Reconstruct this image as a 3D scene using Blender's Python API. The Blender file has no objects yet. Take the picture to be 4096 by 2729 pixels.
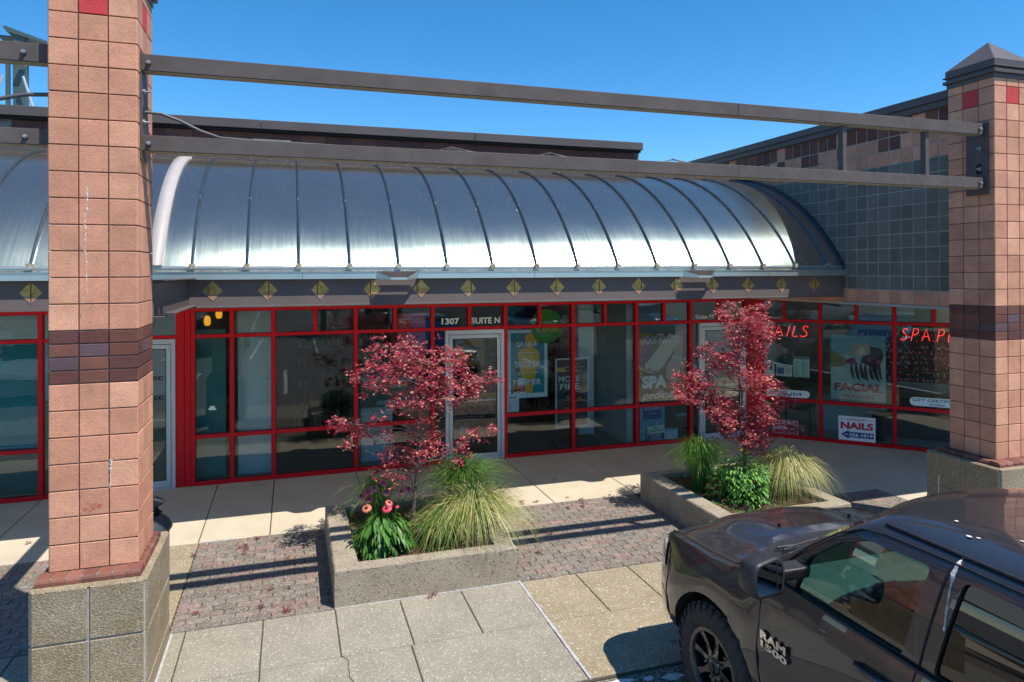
import bpy, bmesh, math, random
from mathutils import Vector, Matrix, Euler, Quaternion
random.seed(7)
S = bpy.context.scene
COL = S.collection
R = math.radians
# ---------------- camera
cd = bpy.data.cameras.new('camera'); cam = bpy.data.objects.new('camera', cd); COL.objects.link(cam)
yaw, pitch, roll = R(17.758), R(-.134), R(-.21)
fw = Vector((math.sin(yaw)*math.cos(pitch), math.cos(yaw)*math.cos(pitch), -math.sin(pitch)))
rt = Vector((math.cos(yaw), -math.sin(yaw), 0)); up = rt.cross(fw)
r2 = rt*math.cos(roll)+up*math.sin(roll); u2 = -rt*math.sin(roll)+up*math.cos(roll)
M = Matrix((r2, u2, -fw)).transposed().to_4x4(); M.translation = Vector((0, 0, 3.18))
cam.matrix_world = M
cd.sensor_width = 36; cd.lens = 24.227; cd.shift_y = -284.6/4096; cd.clip_end = 3000; cd.clip_start = .05
S.camera = cam
# ---------------- sky and sun
W = bpy.data.worlds.new('World'); S.world = W; W.use_nodes = True
nt = W.node_tree; bg = nt.nodes['Background']
sky = nt.nodes.new('ShaderNodeTexSky'); sky.sky_type = 'NISHITA'; sky.sun_disc = False
SUNDIR = Vector((.355, -.40, 1)).normalized()
sky.sun_elevation = math.asin(SUNDIR.z); sky.sun_rotation = math.atan2(SUNDIR.x, SUNDIR.y)
sky.air_density = 1.0; sky.dust_density = 0.0; sky.ozone_density = 5.0; sky.altitude = 1500
hs = nt.nodes.new('ShaderNodeHueSaturation'); hs.inputs['Saturation'].default_value = 1.27; hs.inputs['Hue'].default_value = .494; hs.inputs['Value'].default_value = .545; nt.links.new(sky.outputs[0], hs.inputs['Color']); nt.links.new(hs.outputs[0], bg.inputs[0]); bg.inputs[1].default_value = .15
sd = bpy.data.lights.new('sun', 'SUN'); sd.energy = 2.6; sd.angle = R(.5); sd.color = (1, .93, .83)
sun = bpy.data.objects.new('sun', sd); COL.objects.link(sun)
sun.rotation_euler = (-SUNDIR).to_track_quat('-Z', 'Y').to_euler(); sun.location = (5, -10, 20)
S.view_settings.view_transform = 'Standard'; S.view_settings.look = 'None'; S.view_settings.exposure = 1.28; S.view_settings.gamma = 1
S.render.engine = 'CYCLES'
S.cycles.max_bounces = 8; S.cycles.transparent_max_bounces = 12; S.cycles.glossy_bounces = 4; S.cycles.caustics_reflective = False; S.cycles.caustics_refractive = False
S.cycles.sample_clamp_indirect = 6

# ---------------- helpers
WL = {}
def mat(name, c=(.5, .5, .5), rough=.6, metal=0, c2=None, scale=8, detail=4, bump=0, bscale=60, emit=None, es=0, attr=False, vary=.0, coat=0, spec=.5, aniso=0, stretch=None, speck=None):
    m = bpy.data.materials.new(name); m.use_nodes = True
    n = m.node_tree; p = n.nodes['Principled BSDF']; L = n.links.new
    p.inputs['Roughness'].default_value = rough; p.inputs['Metallic'].default_value = metal
    p.inputs['Specular IOR Level'].default_value = spec
    if coat: p.inputs['Coat Weight'].default_value = coat; p.inputs['Coat Roughness'].default_value = .03
    if aniso: p.inputs['Anisotropic'].default_value = aniso
    tc = n.nodes.new('ShaderNodeTexCoord'); vec = tc.outputs['Object']
    if stretch:
        mp = n.nodes.new('ShaderNodeMapping'); mp.inputs['Scale'].default_value = stretch; L(vec, mp.inputs[0]); vec = mp.outputs[0]
    src = None
    if attr:
        a = n.nodes.new('ShaderNodeVertexColor'); a.layer_name = 'Col'; src = a.outputs[0]
    if c2 is not None:
        ns = n.nodes.new('ShaderNodeTexNoise'); ns.inputs['Scale'].default_value = scale; ns.inputs['Detail'].default_value = detail; ns.inputs['Roughness'].default_value = .65; L(vec, ns.inputs['Vector'])
        rp = n.nodes.new('ShaderNodeValToRGB'); L(ns.outputs[0], rp.inputs[0])
        rp.color_ramp.elements[0].position = .32; rp.color_ramp.elements[1].position = .68
        rp.color_ramp.elements[0].color = (*c, 1); rp.color_ramp.elements[1].color = (*c2, 1)
        if src is None: src = rp.outputs[0]
        else:
            mx = n.nodes.new('ShaderNodeMixRGB'); mx.blend_type = 'MULTIPLY'; mx.inputs[0].default_value = 1
            L(src, mx.inputs[1]); L(rp.outputs[0], mx.inputs[2]); src = mx.outputs[0]
    if speck:
        for (sc, lo, hi, cc, amt) in speck:
            vo = n.nodes.new('ShaderNodeTexVoronoi'); vo.inputs['Scale'].default_value = sc; L(vec, vo.inputs['Vector'])
            sp = n.nodes.new('ShaderNodeSeparateColor'); L(vo.outputs['Color'], sp.inputs[0])
            mr = n.nodes.new('ShaderNodeMapRange'); mr.inputs[1].default_value = lo; mr.inputs[2].default_value = hi; L(sp.outputs[0], mr.inputs[0])
            mu = n.nodes.new('ShaderNodeMath'); mu.operation = 'MULTIPLY'; mu.inputs[1].default_value = amt; L(mr.outputs[0], mu.inputs[0])
            mx = n.nodes.new('ShaderNodeMixRGB'); L(mu.outputs[0], mx.inputs[0]); mx.inputs[2].default_value = (*cc, 1)
            if src is None: mx.inputs[1].default_value = (*c, 1)
            else: L(src, mx.inputs[1])
            src = mx.outputs[0]
    if src is None: p.inputs['Base Color'].default_value = (*c, 1)
    else: L(src, p.inputs['Base Color'])
    if bump:
        nb = n.nodes.new('ShaderNodeTexNoise'); nb.inputs['Scale'].default_value = bscale; nb.inputs['Detail'].default_value = 5; L(vec, nb.inputs['Vector'])
        b = n.nodes.new('ShaderNodeBump'); b.inputs['Strength'].default_value = bump; b.inputs['Distance'].default_value = .01
        L(nb.outputs[0], b.inputs['Height']); L(b.outputs[0], p.inputs['Normal'])
    if emit: p.inputs['Emission Color'].default_value = (*emit, 1); p.inputs['Emission Strength'].default_value = es
    return m
def glassmat(name, tint, ior=1.6, rough=0.0, refl=(1, 1, 1)):
    m = bpy.data.materials.new(name); m.use_nodes = True; n = m.node_tree; L = n.links.new
    n.nodes.remove(n.nodes['Principled BSDF']); out = n.nodes['Material Output']
    t = n.nodes.new('ShaderNodeBsdfTransparent'); t.inputs[0].default_value = (*tint, 1)
    g = n.nodes.new('ShaderNodeBsdfGlossy'); g.inputs['Roughness'].default_value = rough; g.inputs[0].default_value = (*refl, 1)
    f = n.nodes.new('ShaderNodeFresnel'); f.inputs[0].default_value = ior
    tc = n.nodes.new('ShaderNodeTexCoord'); ns = n.nodes.new('ShaderNodeTexNoise'); ns.inputs['Scale'].default_value = 1.3; ns.inputs['Detail'].default_value = 1; L(tc.outputs['Object'], ns.inputs[0])
    b = n.nodes.new('ShaderNodeBump'); b.inputs['Strength'].default_value = .25; b.inputs['Distance'].default_value = .012; L(ns.outputs[0], b.inputs['Height']); L(b.outputs[0], g.inputs['Normal'])
    mx = n.nodes.new('ShaderNodeMixShader'); L(f.outputs[0], mx.inputs[0]); L(t.outputs[0], mx.inputs[1]); L(g.outputs[0], mx.inputs[2]); L(mx.outputs[0], out.inputs[0])
    return m

class MB:
    def __init__(s, m=None): s.v = []; s.f = []; s.mi = []; s.c = []; s.sm = []; s.mats = []; s.cur = 0; s.col = None; s.smooth = False; s.T = None; s.use(m) if m else None
    def use(s, m, col=None):
        if m not in s.mats: s.mats.append(m)
        s.cur = s.mats.index(m)
        if col is not None: s.col = col
        return s
    def add(s, vs, fs):
        b = len(s.v)
        if s.T is not None: vs = [s.T @ Vector(p) for p in vs]
        s.v.extend([tuple(p) for p in vs])
        for f in fs: s.f.append([b+i for i in f]); s.mi.append(s.cur); s.c.append(s.col); s.sm.append(s.smooth)
    def box(s, x0, x1, y0, y1, z0, z1):
        if x0 > x1: x0, x1 = x1, x0
        if y0 > y1: y0, y1 = y1, y0
        if z0 > z1: z0, z1 = z1, z0
        s.add([(x0,y0,z0),(x1,y0,z0),(x1,y1,z0),(x0,y1,z0),(x0,y0,z1),(x1,y0,z1),(x1,y1,z1),(x0,y1,z1)],
              [(0,3,2,1),(4,5,6,7),(0,1,5,4),(1,2,6,5),(2,3,7,6),(3,0,4,7)])
    def cham(s, x0, x1, y0, y1, z0, z1, c):   # box with bevelled top edges
        s.add([(x0,y0,z0),(x1,y0,z0),(x1,y1,z0),(x0,y1,z0),(x0,y0,z1-c),(x1,y0,z1-c),(x1,y1,z1-c),(x0,y1,z1-c),(x0+c,y0+c,z1),(x1-c,y0+c,z1),(x1-c,y1-c,z1),(x0+c,y1-c,z1)],
              [(0,3,2,1),(8,9,10,11),(0,1,5,4),(1,2,6,5),(2,3,7,6),(3,0,4,7),(4,5,9,8),(5,6,10,9),(6,7,11,10),(7,4,8,11)])
    def prism(s, poly, axis, a0, a1):         # polygon in the plane normal to axis
        n = len(poly)
        def P(p, a): return (a, p[0], p[1]) if axis == 'x' else ((p[0], a, p[1]) if axis == 'y' else (p[0], p[1], a))
        s.add([P(p, a0) for p in poly]+[P(p, a1) for p in poly], [list(range(n)), list(range(2*n-1, n-1, -1))]+[(i, (i+n), (i+1) % n+n, (i+1) % n) for i in range(n)])
    def tube(s, pts, rad, n=8, caps=True):
        pts = [Vector(p) for p in pts]; k = len(pts); rs = rad if isinstance(rad, (list, tuple)) else [rad]*k
        vs = []; prev = None
        for i, p in enumerate(pts):
            d = (pts[min(i+1, k-1)]-pts[max(i-1, 0)]).normalized()
            if prev is None: a = d.orthogonal().normalized()
            else: a = (prev-d*prev.dot(d)); a = a.normalized() if a.length > 1e-6 else d.orthogonal().normalized()
            prev = a; b = d.cross(a)
            for j in range(n):
                t = 2*math.pi*j/n; vs.append(p+(a*math.cos(t)+b*math.sin(t))*rs[i])
        fs = [(i*n+j, i*n+(j+1) % n, (i+1)*n+(j+1) % n, (i+1)*n+j) for i in range(k-1) for j in range(n)]
        sm = s.smooth; s.smooth = True; s.add(vs, fs); s.smooth = sm
        if caps:
            b = vs[:n]; e = vs[-n:]; s.add(b, [list(range(n-1, -1, -1))]); s.add(e, [list(range(n))])
    def cyl(s, p0, p1, r, n=16, r1=None): s.tube([p0, p1], [r, r if r1 is None else r1], n)
    def lathe(s, prof, origin, axis, n=32):   # prof: (radius, along) pairs
        ax = Vector(axis).normalized(); a = ax.orthogonal().normalized(); b = ax.cross(a); o = Vector(origin); vs = []
        for (r, h) in prof:
            for j in range(n):
                t = 2*math.pi*j/n; vs.append(o+ax*h+(a*math.cos(t)+b*math.sin(t))*r)
        k = len(prof); sm = s.smooth; s.smooth = True
        s.add(vs, [(i*n+j, i*n+(j+1) % n, (i+1)*n+(j+1) % n, (i+1)*n+j) for i in range(k-1) for j in range(n)]); s.smooth = sm
    def quad(s, a, b, c, d): s.add([a, b, c, d], [(0, 1, 2, 3)])
def build(name, mb, parent=None, bevel=0, sharp=None, fixn=False):
    off = WL.get(parent, Vector((0, 0, 0))) if parent else Vector((0, 0, 0))
    me = bpy.data.meshes.new(name)
    me.from_pydata([Vector(v)-off for v in mb.v], [], mb.f)
    for m in mb.mats: me.materials.append(m)
    me.polygons.foreach_set('material_index', mb.mi); me.polygons.foreach_set('use_smooth', mb.sm)
    if any(c is not None for c in mb.c):
        ca = me.color_attributes.new('Col', 'FLOAT_COLOR', 'CORNER'); data = []
        for f, c in zip(mb.f, mb.c):
            c = c or (1, 1, 1); data.extend([c[0], c[1], c[2], 1]*len(f))
        ca.data.foreach_set('color', data)
    me.validate(); me.update()
    if fixn:
        bm = bmesh.new(); bm.from_mesh(me); bmesh.ops.recalc_face_normals(bm, faces=bm.faces[:]); bm.to_mesh(me); bm.free()
    if sharp: me.set_sharp_from_angle(angle=R(sharp))
    o = bpy.data.objects.new(name, me); COL.objects.link(o)
    if parent: o.parent = parent; WL[o] = off
    else: WL[o] = Vector((0, 0, 0))
    if bevel:
        b = o.modifiers.new('bevel', 'BEVEL'); b.width = bevel; b.segments = 1; b.limit_method = 'ANGLE'
    return o
def tag(o, label=None, cat=None, group=None, kind=None):
    if label: o['label'] = label
    if cat: o['category'] = cat
    if group: o['group'] = group
    if kind: o['kind'] = kind
    return o
def thing(name, label, cat, loc, group=None):
    o = bpy.data.objects.new(name, None); COL.objects.link(o); o.location = loc; WL[o] = Vector(loc); o.empty_display_size = .2
    return tag(o, label, cat, group)
def solo(name, mb, label, cat, loc, group=None, **k):     # a thing that is one mesh, with its origin at loc
    loc = Vector(loc); mb.v = [tuple(Vector(v)-loc) for v in mb.v]
    o = build(name, mb, None, **k); o.location = loc; WL[o] = loc
    return tag(o, label, cat, group)
def copy_tree(o, parent=None, loc=None, rotz=None, label=None):
    c = o.copy(); COL.objects.link(c); c.parent = parent
    if loc is not None: c.location = loc
    if rotz is not None: c.rotation_euler.z = rotz
    if label: c['label'] = label
    for ch in list(o.children): copy_tree(ch, c)
    return c
_tc = {}
def text_mesh(t, bold=0, shear=0, sp=1):
    k = (t, bold, shear, sp)
    if k in _tc: return _tc[k]
    cu = bpy.data.curves.new('t', 'FONT'); cu.body = t; cu.offset = bold; cu.shear = shear; cu.resolution_u = 3; cu.space_character = sp
    ob = bpy.data.objects.new('t', cu); COL.objects.link(ob)
    dg = bpy.context.evaluated_depsgraph_get(); me = bpy.data.meshes.new_from_object(ob.evaluated_get(dg))
    V = [v.co.copy() for v in me.vertices]; F = [list(p.vertices) for p in me.polygons]
    bpy.data.objects.remove(ob); bpy.data.curves.remove(cu); bpy.data.meshes.remove(me)
    _tc[k] = (V, F); return V, F
def text(mb, t, x0, x1, z0, z1, y, bold=.012, shear=0, sp=1, T=None):   # text in the local x z plane at depth y
    V, F = text_mesh(t, bold, shear, sp)
    ax = min(v.x for v in V); bx = max(v.x for v in V); az = min(v.y for v in V); bz = max(v.y for v in V)
    mb.add([(x0+(v.x-ax)/(bx-ax)*(x1-x0), y, z0+(v.y-az)/(bz-az)*(z1-z0)) for v in V], F)
def rect(mb, x0, x1, z0, z1, y): mb.add([(x0, y, z0), (x1, y, z0), (x1, y, z1), (x0, y, z1)], [(0, 1, 2, 3)])
def poly(mb, pts, y): mb.add([(p[0], y, p[1]) for p in pts], [list(range(len(pts)))])
def disc(mb, cx, cz, r, y, n=32, ry=None): poly(mb, [(cx+r*math.cos(2*math.pi*i/n), cz+(ry or r)*math.sin(2*math.pi*i/n)) for i in range(n)], y)
_pm = {}
def ink(c, rough=.5):
    k = tuple(round(x, 3) for x in c)
    if k not in _pm: _pm[k] = mat('printed_ink', tuple(min(.88, x*(1.05+1.0*max(c))) for x in c), rough)
    return _pm[k]

# ---------------- materials
m_side = mat('sidewalk_concrete', (.47, .41, .305), .9, c2=(.56, .495, .38), scale=1.6, detail=8, bump=.15, bscale=180)
m_agg = mat('exposed_aggregate', (.25, .23, .18), .9, c2=(.335, .305, .24), scale=2.2, detail=8, bump=.5, bscale=90,
            speck=[(130, .60, .66, (.15, .13, .10), .42), (105, .80, .86, (.44, .38, .28), .5), (85, .95, .96, (.54, .50, .44), .7)])
m_agg2 = mat('exposed_aggregate_tan', (.25, .205, .125), .9, c2=(.33, .275, .18), scale=2.2, detail=8, bump=.5, bscale=90,
            speck=[(130, .60, .66, (.20, .17, .13), .42), (105, .80, .86, (.52, .42, .28), .5), (85, .95, .96, (.62, .58, .5), .7)])
m_joint = mat('joint_dirt', (.07, .055, .04), .95)
m_caulk = mat('joint_sealant', (.36, .36, .36), .7, c2=(.50, .50, .50), scale=14)
m_paver = mat('paver', (.66, .64, .60), .9, attr=True, c2=(1.1, 1.06, 1.0), scale=14, detail=6, bump=.4, bscale=120, speck=[(95, .86, .9, (.42, .36, .28), .8)])
m_asph = mat('asphalt', (.10, .098, .092), .9, c2=(.155, .15, .14), scale=3, bump=.5, bscale=120, speck=[(70, .7, .75, (.22, .21, .19), .7)])
m_asphc = mat('coarse_asphalt', (.10, .09, .075), .9, c2=(.17, .155, .13), scale=30, bump=.8, bscale=60, speck=[(45, .5, .6, (.30, .26, .20), .8), (40, .82, .85, (.05, .045, .04), .8)])
m_white = mat('road_paint', (.72, .72, .70), .7, c2=(.5, .5, .48), scale=20)
m_curb = mat('curb_concrete', (.38, .35, .29), .9, c2=(.48, .45, .38), scale=8, bump=.3, bscale=100)
m_tile = mat('clay_tile', (.80, .78, .77), .75, attr=True, c2=(1.10, 1.08, 1.06), scale=5, detail=10, bump=.25, bscale=70, speck=[(150, .90, .93, (.20, .09, .06), .35)])
m_mort = mat('mortar', (.13, .125, .10), .95, c2=(.30, .29, .25), scale=9)
m_grout = mat('pale_mortar', (.42, .42, .38), .95, c2=(.30, .30, .27), scale=12)
m_plinth = mat('plinth_block', (.24, .175, .09), .95, c2=(.37, .30, .20), scale=2.6, detail=8, bump=.8, bscale=80, speck=[(150, .78, .83, (.46, .38, .24), .6), (130, .55, .6, (.13, .11, .08), .45), (120, .95, .96, (.55, .51, .44), .6)])
m_planter = mat('planter_concrete', (.26, .215, .15), .95, c2=(.37, .315, .235), scale=3.0, detail=8, bump=.6, bscale=70, speck=[(90, .8, .86, (.46, .40, .32), .5), (70, .95, .96, (.08, .07, .06), .7)])
m_steel = mat('painted_steel', (.098, .078, .072), .55, c2=(.13, .106, .098), scale=5, detail=6, spec=.25, bump=.05, bscale=30)
m_steel2 = mat('coping_metal', (.090, .076, .074), .5, c2=(.115, .098, .096), scale=1.2, detail=6, spec=.3)
m_under = mat('pale_underside', (.30, .27, .18), .8, c2=(.45, .42, .32), scale=12)  # pale yellowish strip along the bottom of the beams
m_bolt = mat('bolt_zinc', (.45, .44, .42), .4, metal=.7)
m_alu = mat('door_aluminium', (.50, .52, .54), .42, metal=.35, c2=(.55, .57, .59), scale=2)
m_red = mat('red_frame_paint', (.60, .004, .010), .45, c2=(.66, .006, .014), scale=3, spec=.25)
m_gut = mat('gutter_aluminium', (.50, .60, .58), .40, metal=.8, c2=(.56, .64, .62), scale=4, detail=6)
m_rust = mat('rusty_rail', (.30, .17, .06), .6, metal=.3, c2=(.62, .62, .58), scale=14, detail=6)
m_gold = mat('gold_leaf_tile', (.30, .19, .04), .4, metal=.35, c2=(.66, .46, .13), scale=22, detail=6, bump=1.0, bscale=26)
m_black = mat('black_rubber', (.012, .012, .013), .6)
m_dark = mat('dark_gap', (.01, .01, .011), .8)
m_soil = mat('soil', (.06, .032, .02), 1, c2=(.15, .075, .045), scale=30, bump=1, bscale=60)
m_bark = mat('grey_bark', (.13, .10, .08), .9, c2=(.24, .20, .16), scale=30, bump=.5, bscale=80)
m_leaf = mat('leaf', (.9, .9, .9), .45, attr=True, c2=(1.1, 1.1, 1.1), scale=20)
m_glass = glassmat('shop_glass', (.93, .99, .975), 1.5)
m_glassd = glassmat('door_glass', (.88, .94, .93), 1.6)
m_wallin = mat('interior_paint', (.70, .78, .76), .8)
m_floor = mat('shop_floor', (.24, .24, .16), .3, c2=(.30, .29, .20), scale=3)
m_teal = mat('teal_wall', (.045, .26, .25), .6)
m_shelf = mat('dark_shelving', (.03, .03, .032), .5)
m_ceil = mat('ceiling', (.75, .76, .74), .9)
def leafy_translucent(m, w=.35):
    n = m.node_tree; p = n.nodes['Principled BSDF']; out = n.nodes['Material Output']
    t = n.nodes.new('ShaderNodeBsdfTranslucent'); mx = n.nodes.new('ShaderNodeMixShader'); mx.inputs[0].default_value = w
    n.links.new(p.inputs['Base Color'].links[0].from_socket, t.inputs[0])
    n.links.new(p.outputs[0], mx.inputs[1]); n.links.new(t.outputs[0], mx.inputs[2]); n.links.new(mx.outputs[0], out.inputs[0])
leafy_translucent(m_leaf)
# polished vault sheet: brushed metal with streaks that run down the curve
def vaultmat():
    m = mat('polished_vault_sheet', (.36, .47, .44), .275, metal=.95, aniso=.75, c2=(.42, .50, .47), scale=1.5)
    n = m.node_tree; L = n.links.new; p = n.nodes['Principled BSDF']
    tc = n.nodes.new('ShaderNodeTexCoord'); mp = n.nodes.new('ShaderNodeMapping'); mp.inputs['Scale'].default_value = (26, .9, .9); L(tc.outputs['Object'], mp.inputs[0])
    ns = n.nodes.new('ShaderNodeTexNoise'); ns.inputs['Scale'].default_value = 1.6; ns.inputs['Detail'].default_value = 6; L(mp.outputs[0], ns.inputs[0])
    n2 = n.nodes.new('ShaderNodeTexNoise'); n2.inputs['Scale'].default_value = 1.2; n2.inputs['Detail'].default_value = 3; L(tc.outputs['Object'], n2.inputs[0])
    mr = n.nodes.new('ShaderNodeMapRange'); mr.inputs[1].default_value = .3; mr.inputs[2].default_value = .7; mr.inputs[3].default_value = .235; mr.inputs[4].default_value = .27; L(ns.outputs[0], mr.inputs[0])
    m2 = n.nodes.new('ShaderNodeMapRange'); m2.inputs[1].default_value = .3; m2.inputs[2].default_value = .7; m2.inputs[3].default_value = -.02; m2.inputs[4].default_value = .03; L(n2.outputs[0], m2.inputs[0])
    ad = n.nodes.new('ShaderNodeMath'); L(mr.outputs[0], ad.inputs[0]); L(m2.outputs[0], ad.inputs[1]); L(ad.outputs[0], p.inputs['Roughness'])
    cx = n.nodes.new('ShaderNodeCombineXYZ'); cx.inputs[0].default_value = 1; L(cx.outputs[0], p.inputs['Tangent']); p.inputs['Anisotropic Rotation'].default_value = 0
    # faint oil-canning of the sheets
    n3 = n.nodes.new('ShaderNodeTexNoise'); n3.inputs['Scale'].default_value = 2.2; n3.inputs['Detail'].default_value = 1; L(tc.outputs['Object'], n3.inputs[0])
    bp = n.nodes.new('ShaderNodeBump'); bp.inputs['Strength'].default_value = .3; bp.inputs['Distance'].default_value = .01; L(n3.outputs[0], bp.inputs['Height']); L(bp.outputs[0], p.inputs['Normal'])
    # bronze tinted plastic glazing: a little warm daylight passes through
    out = n.nodes['Material Output']; t = n.nodes.new('ShaderNodeBsdfTranslucent'); t.inputs[0].default_value = (1, .80, .52, 1); ms = n.nodes.new('ShaderNodeMixShader'); ms.inputs[0].default_value = .235
    L(p.outputs[0], ms.inputs[1]); L(t.outputs[0], ms.inputs[2]); L(ms.outputs[0], out.inputs[0])
    return m
m_vault = vaultmat(); m_clear = glassmat('clear_inner_sheet', (1, 1, 1), 1.05)

# ---------------- ground
def zone(name, mb): return tag(build(name, mb), kind='structure')
g = MB(m_asph); g.box(-300, 300, -300, 4.93, -.6, -.03); g.box(-300, 300, 4.93, 300, -.6, -.045)
zone('parking_lot', g)
g = MB(m_asphc); g.box(2.22, 12, 3.6, 4.93, -.5, -.022); zone('asphalt_apron', g)
g = MB(m_joint); g.box(-12, 14, 4.93, 11.4, -.4, -.012); zone('ground_bed', g)
# concrete sidewalk slabs
g = MB(m_side)
ys = [8.86, 11.33]
xs = [-9.6, -8.35, -7.1, -5.85, -4.6, -3.35, -2.3, -1.054, -.258, .97, 2.2, 3.44, 4.69, 5.92, 7.15, 8.1]
for i in range(len(xs)-1):
    x0, x1 = xs[i], xs[i+1]
    if x1 < -.9: g.cham(x0+.006, x1-.006, 8.86, 9.93, -.1, 0, .006); g.cham(x0+.006, x1-.006, 9.937, 11.33, -.1, 0, .006)
    else: g.cham(x0+.006, x1-.006, 8.86, 11.33, -.1, 0, .006)
g.cham(8.106, 14, 5.0, 11.33, -.1, -.001, .006)
for (x0, x1) in ((6.75, 8.095),): g.cham(x0, x1, 7.95, 8.85, -.1, 0, .006)
zone('sidewalk', g)
# paver band, zigzag ended blocks laid in rows
g = MB(m_paver)
def paver_rows(x0, x1, y0, y1, rh=.1055, ln=.212):
    nr = round((y1-y0)/rh); rh = (y1-y0)/nr; j = .009; gp = .003
    def edge(k, y, r):   # zigzag joint position
        return k
    for r in range(nr):
        ya = y0+r*rh; off = (r % 2)*ln*.5; x = x0-off
        while x < x1:
            base = random.choice([(.22,.185,.16),(.205,.18,.16),(.19,.175,.16),(.235,.18,.16),(.25,.175,.16),(.225,.20,.175),(.20,.18,.16)]); t = random.uniform(.85, 1.15)
            g.col = tuple(c*t for c in base)
            xa, xb = max(x, x0), min(x+ln, x1)
            if xb-xa > .02:
                z = random.uniform(-.002, .001)
                L = [(xa+gp, ya+gp), (xb-gp, ya+gp)]
                pts = [(xa+gp, ya+gp), ((xa+xb)/2, ya+gp), (xb-gp, ya+gp), (xb-gp+j, ya+rh*.5), (xb-gp, ya+rh-gp), ((xa+xb)/2, ya+rh-gp), (xa+gp, ya+rh-gp), (xa+gp+j, ya+rh*.5)]
                n = 8; cx = sum(p[0] for p in pts)/n; cy = sum(p[1] for p in pts)/n
                top = [(cx+(p[0]-cx)*.98, cy+(p[1]-cy)*.955, z) for p in pts]
                g.add(top+[(p[0], p[1], z-.006) for p in pts], [list(range(n))]+[(i+n, (i+1) % n+n, (i+1) % n, i) for i in range(n)])
            x += ln
paver_rows(-1.04, 4.64, 6.72, 8.855); paver_rows(6.47, 8.10, 6.72, 7.93); paver_rows(-6.0, -1.8, 6.72, 8.855)
tag(build('paver_band', g), kind='structure')
# exposed aggregate plaza slabs
g = MB(m_agg)
def slab(x0, x1, y0, y1, m):
    g.use(m); g.cham(x0+.005, x1-.005, y0+.005, y1-.005, -.12, 0, .006)
rowj = [-6.4, -5.8, -5.2, -4.6, -4, -3.4, -2.8, -2.2, -1.6, -.9, -.253, .384, .992, 1.60, 2.212]
for a, b in zip(rowj, rowj[1:]): slab(a, b, 5.87, 6.715, m_agg)
for a, b in zip([2.228, 2.836, 3.44, 4.04, 4.66, 5.3, 5.9, 6.5, 7.1, 8.0], [2.836, 3.44, 4.04, 4.66, 5.3, 5.9, 6.5, 7.1, 8.0, 14]): slab(a, b, 5.87, 6.715, m_agg2)
for a, b in zip([-6.4, -4.6, -3.4, -2.2, -.9, -.25, .965], [-4.6, -3.4, -2.2, -.9, -.25, .965, 2.206]): slab(a, b, 4.95, 5.87, m_agg)
for a, b in zip([2.222, 3.9, 5.3, 6.7], [3.9, 5.3, 6.7, 14]): slab(a, b, 4.95, 5.87, m_agg2)
slab(-1.045, -1.02+.0, 6.73, 8.4, m_agg2) if False else None
g.use(m_agg2); g.box(-1.8, -1.048, 6.6, 8.855, -.1, -.001)
zone('plaza_paving', g)
g = MB(m_caulk)
for i in range(14):
    y = 4.95+i*(1.77/14); g.box(2.207+random.uniform(-.004, .002), 2.230+random.uniform(-.002, .004), y, y+1.77/14+.001, -.02, .003)
for i in range(10): x = .385+i*.183; g.box(x, x+.184, 6.707+random.uniform(-.003, .002), 6.722, -.02, .004)
g.box(-1.02, -1.0, 4.96, 6.70, -.02, .004); g.box(-1.03, -.66, 8.845, 8.868, -.02, .003)
zone('joint_sealant', g)
g = MB(m_joint); rr = random.Random(6); pts = [(.385, 5.875, .0015)]
for k in range(1, 15): pts.append((.385+.02*k/14+rr.uniform(-.018, .018)+(.035 if k < 4 else .05), 5.875-k*.065, .0015))
g.tube(pts, .0035, 5); tag(build('paving_crack', g), kind='structure')
# patches and lines out on the lot
g = MB(m_white)
def blot(cx, cy, rx, ry, z, n=14, seed=1):
    rr = random.Random(seed); g.add([(cx+rx*math.cos(6.283*i/n)*rr.uniform(.6, 1.15), cy+ry*math.sin(6.283*i/n)*rr.uniform(.6, 1.15), z) for i in range(n)], [list(range(n))])
blot(2.42, 4.86, .17, .04, -.017, seed=3); blot(2.66, 4.83, .05, .035, -.017, seed=5); blot(2.86, 4.80, .10, .05, -.017, seed=9)
for k in range(-9, 12):
    g.add([(2.62+k*2.75-.05, -1.2, -.026), (2.62+k*2.75+.05, -1.2, -.026), (2.62+k*2.75+.05, 3.3, -.026), (2.62+k*2.75-.05, 3.3, -.026)], [(0, 1, 2, 3)])
for row in (-9.5, -24.5, -39.5):
    for k in range(-12, 14):
        x = 1.1+k*2.75
        g.add([(x-.05, row-5, -.026), (x+.05, row-5, -.026), (x+.05, row+5, -.026), (x-.05, row+5, -.026)], [(0, 1, 2, 3)])
    g.add([(-32, row-.05, -.026), (38, row-.05, -.026), (38, row+.05, -.026), (-32, row+.05, -.026)], [(0, 1, 2, 3)])
zone('road_markings', g)
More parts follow.
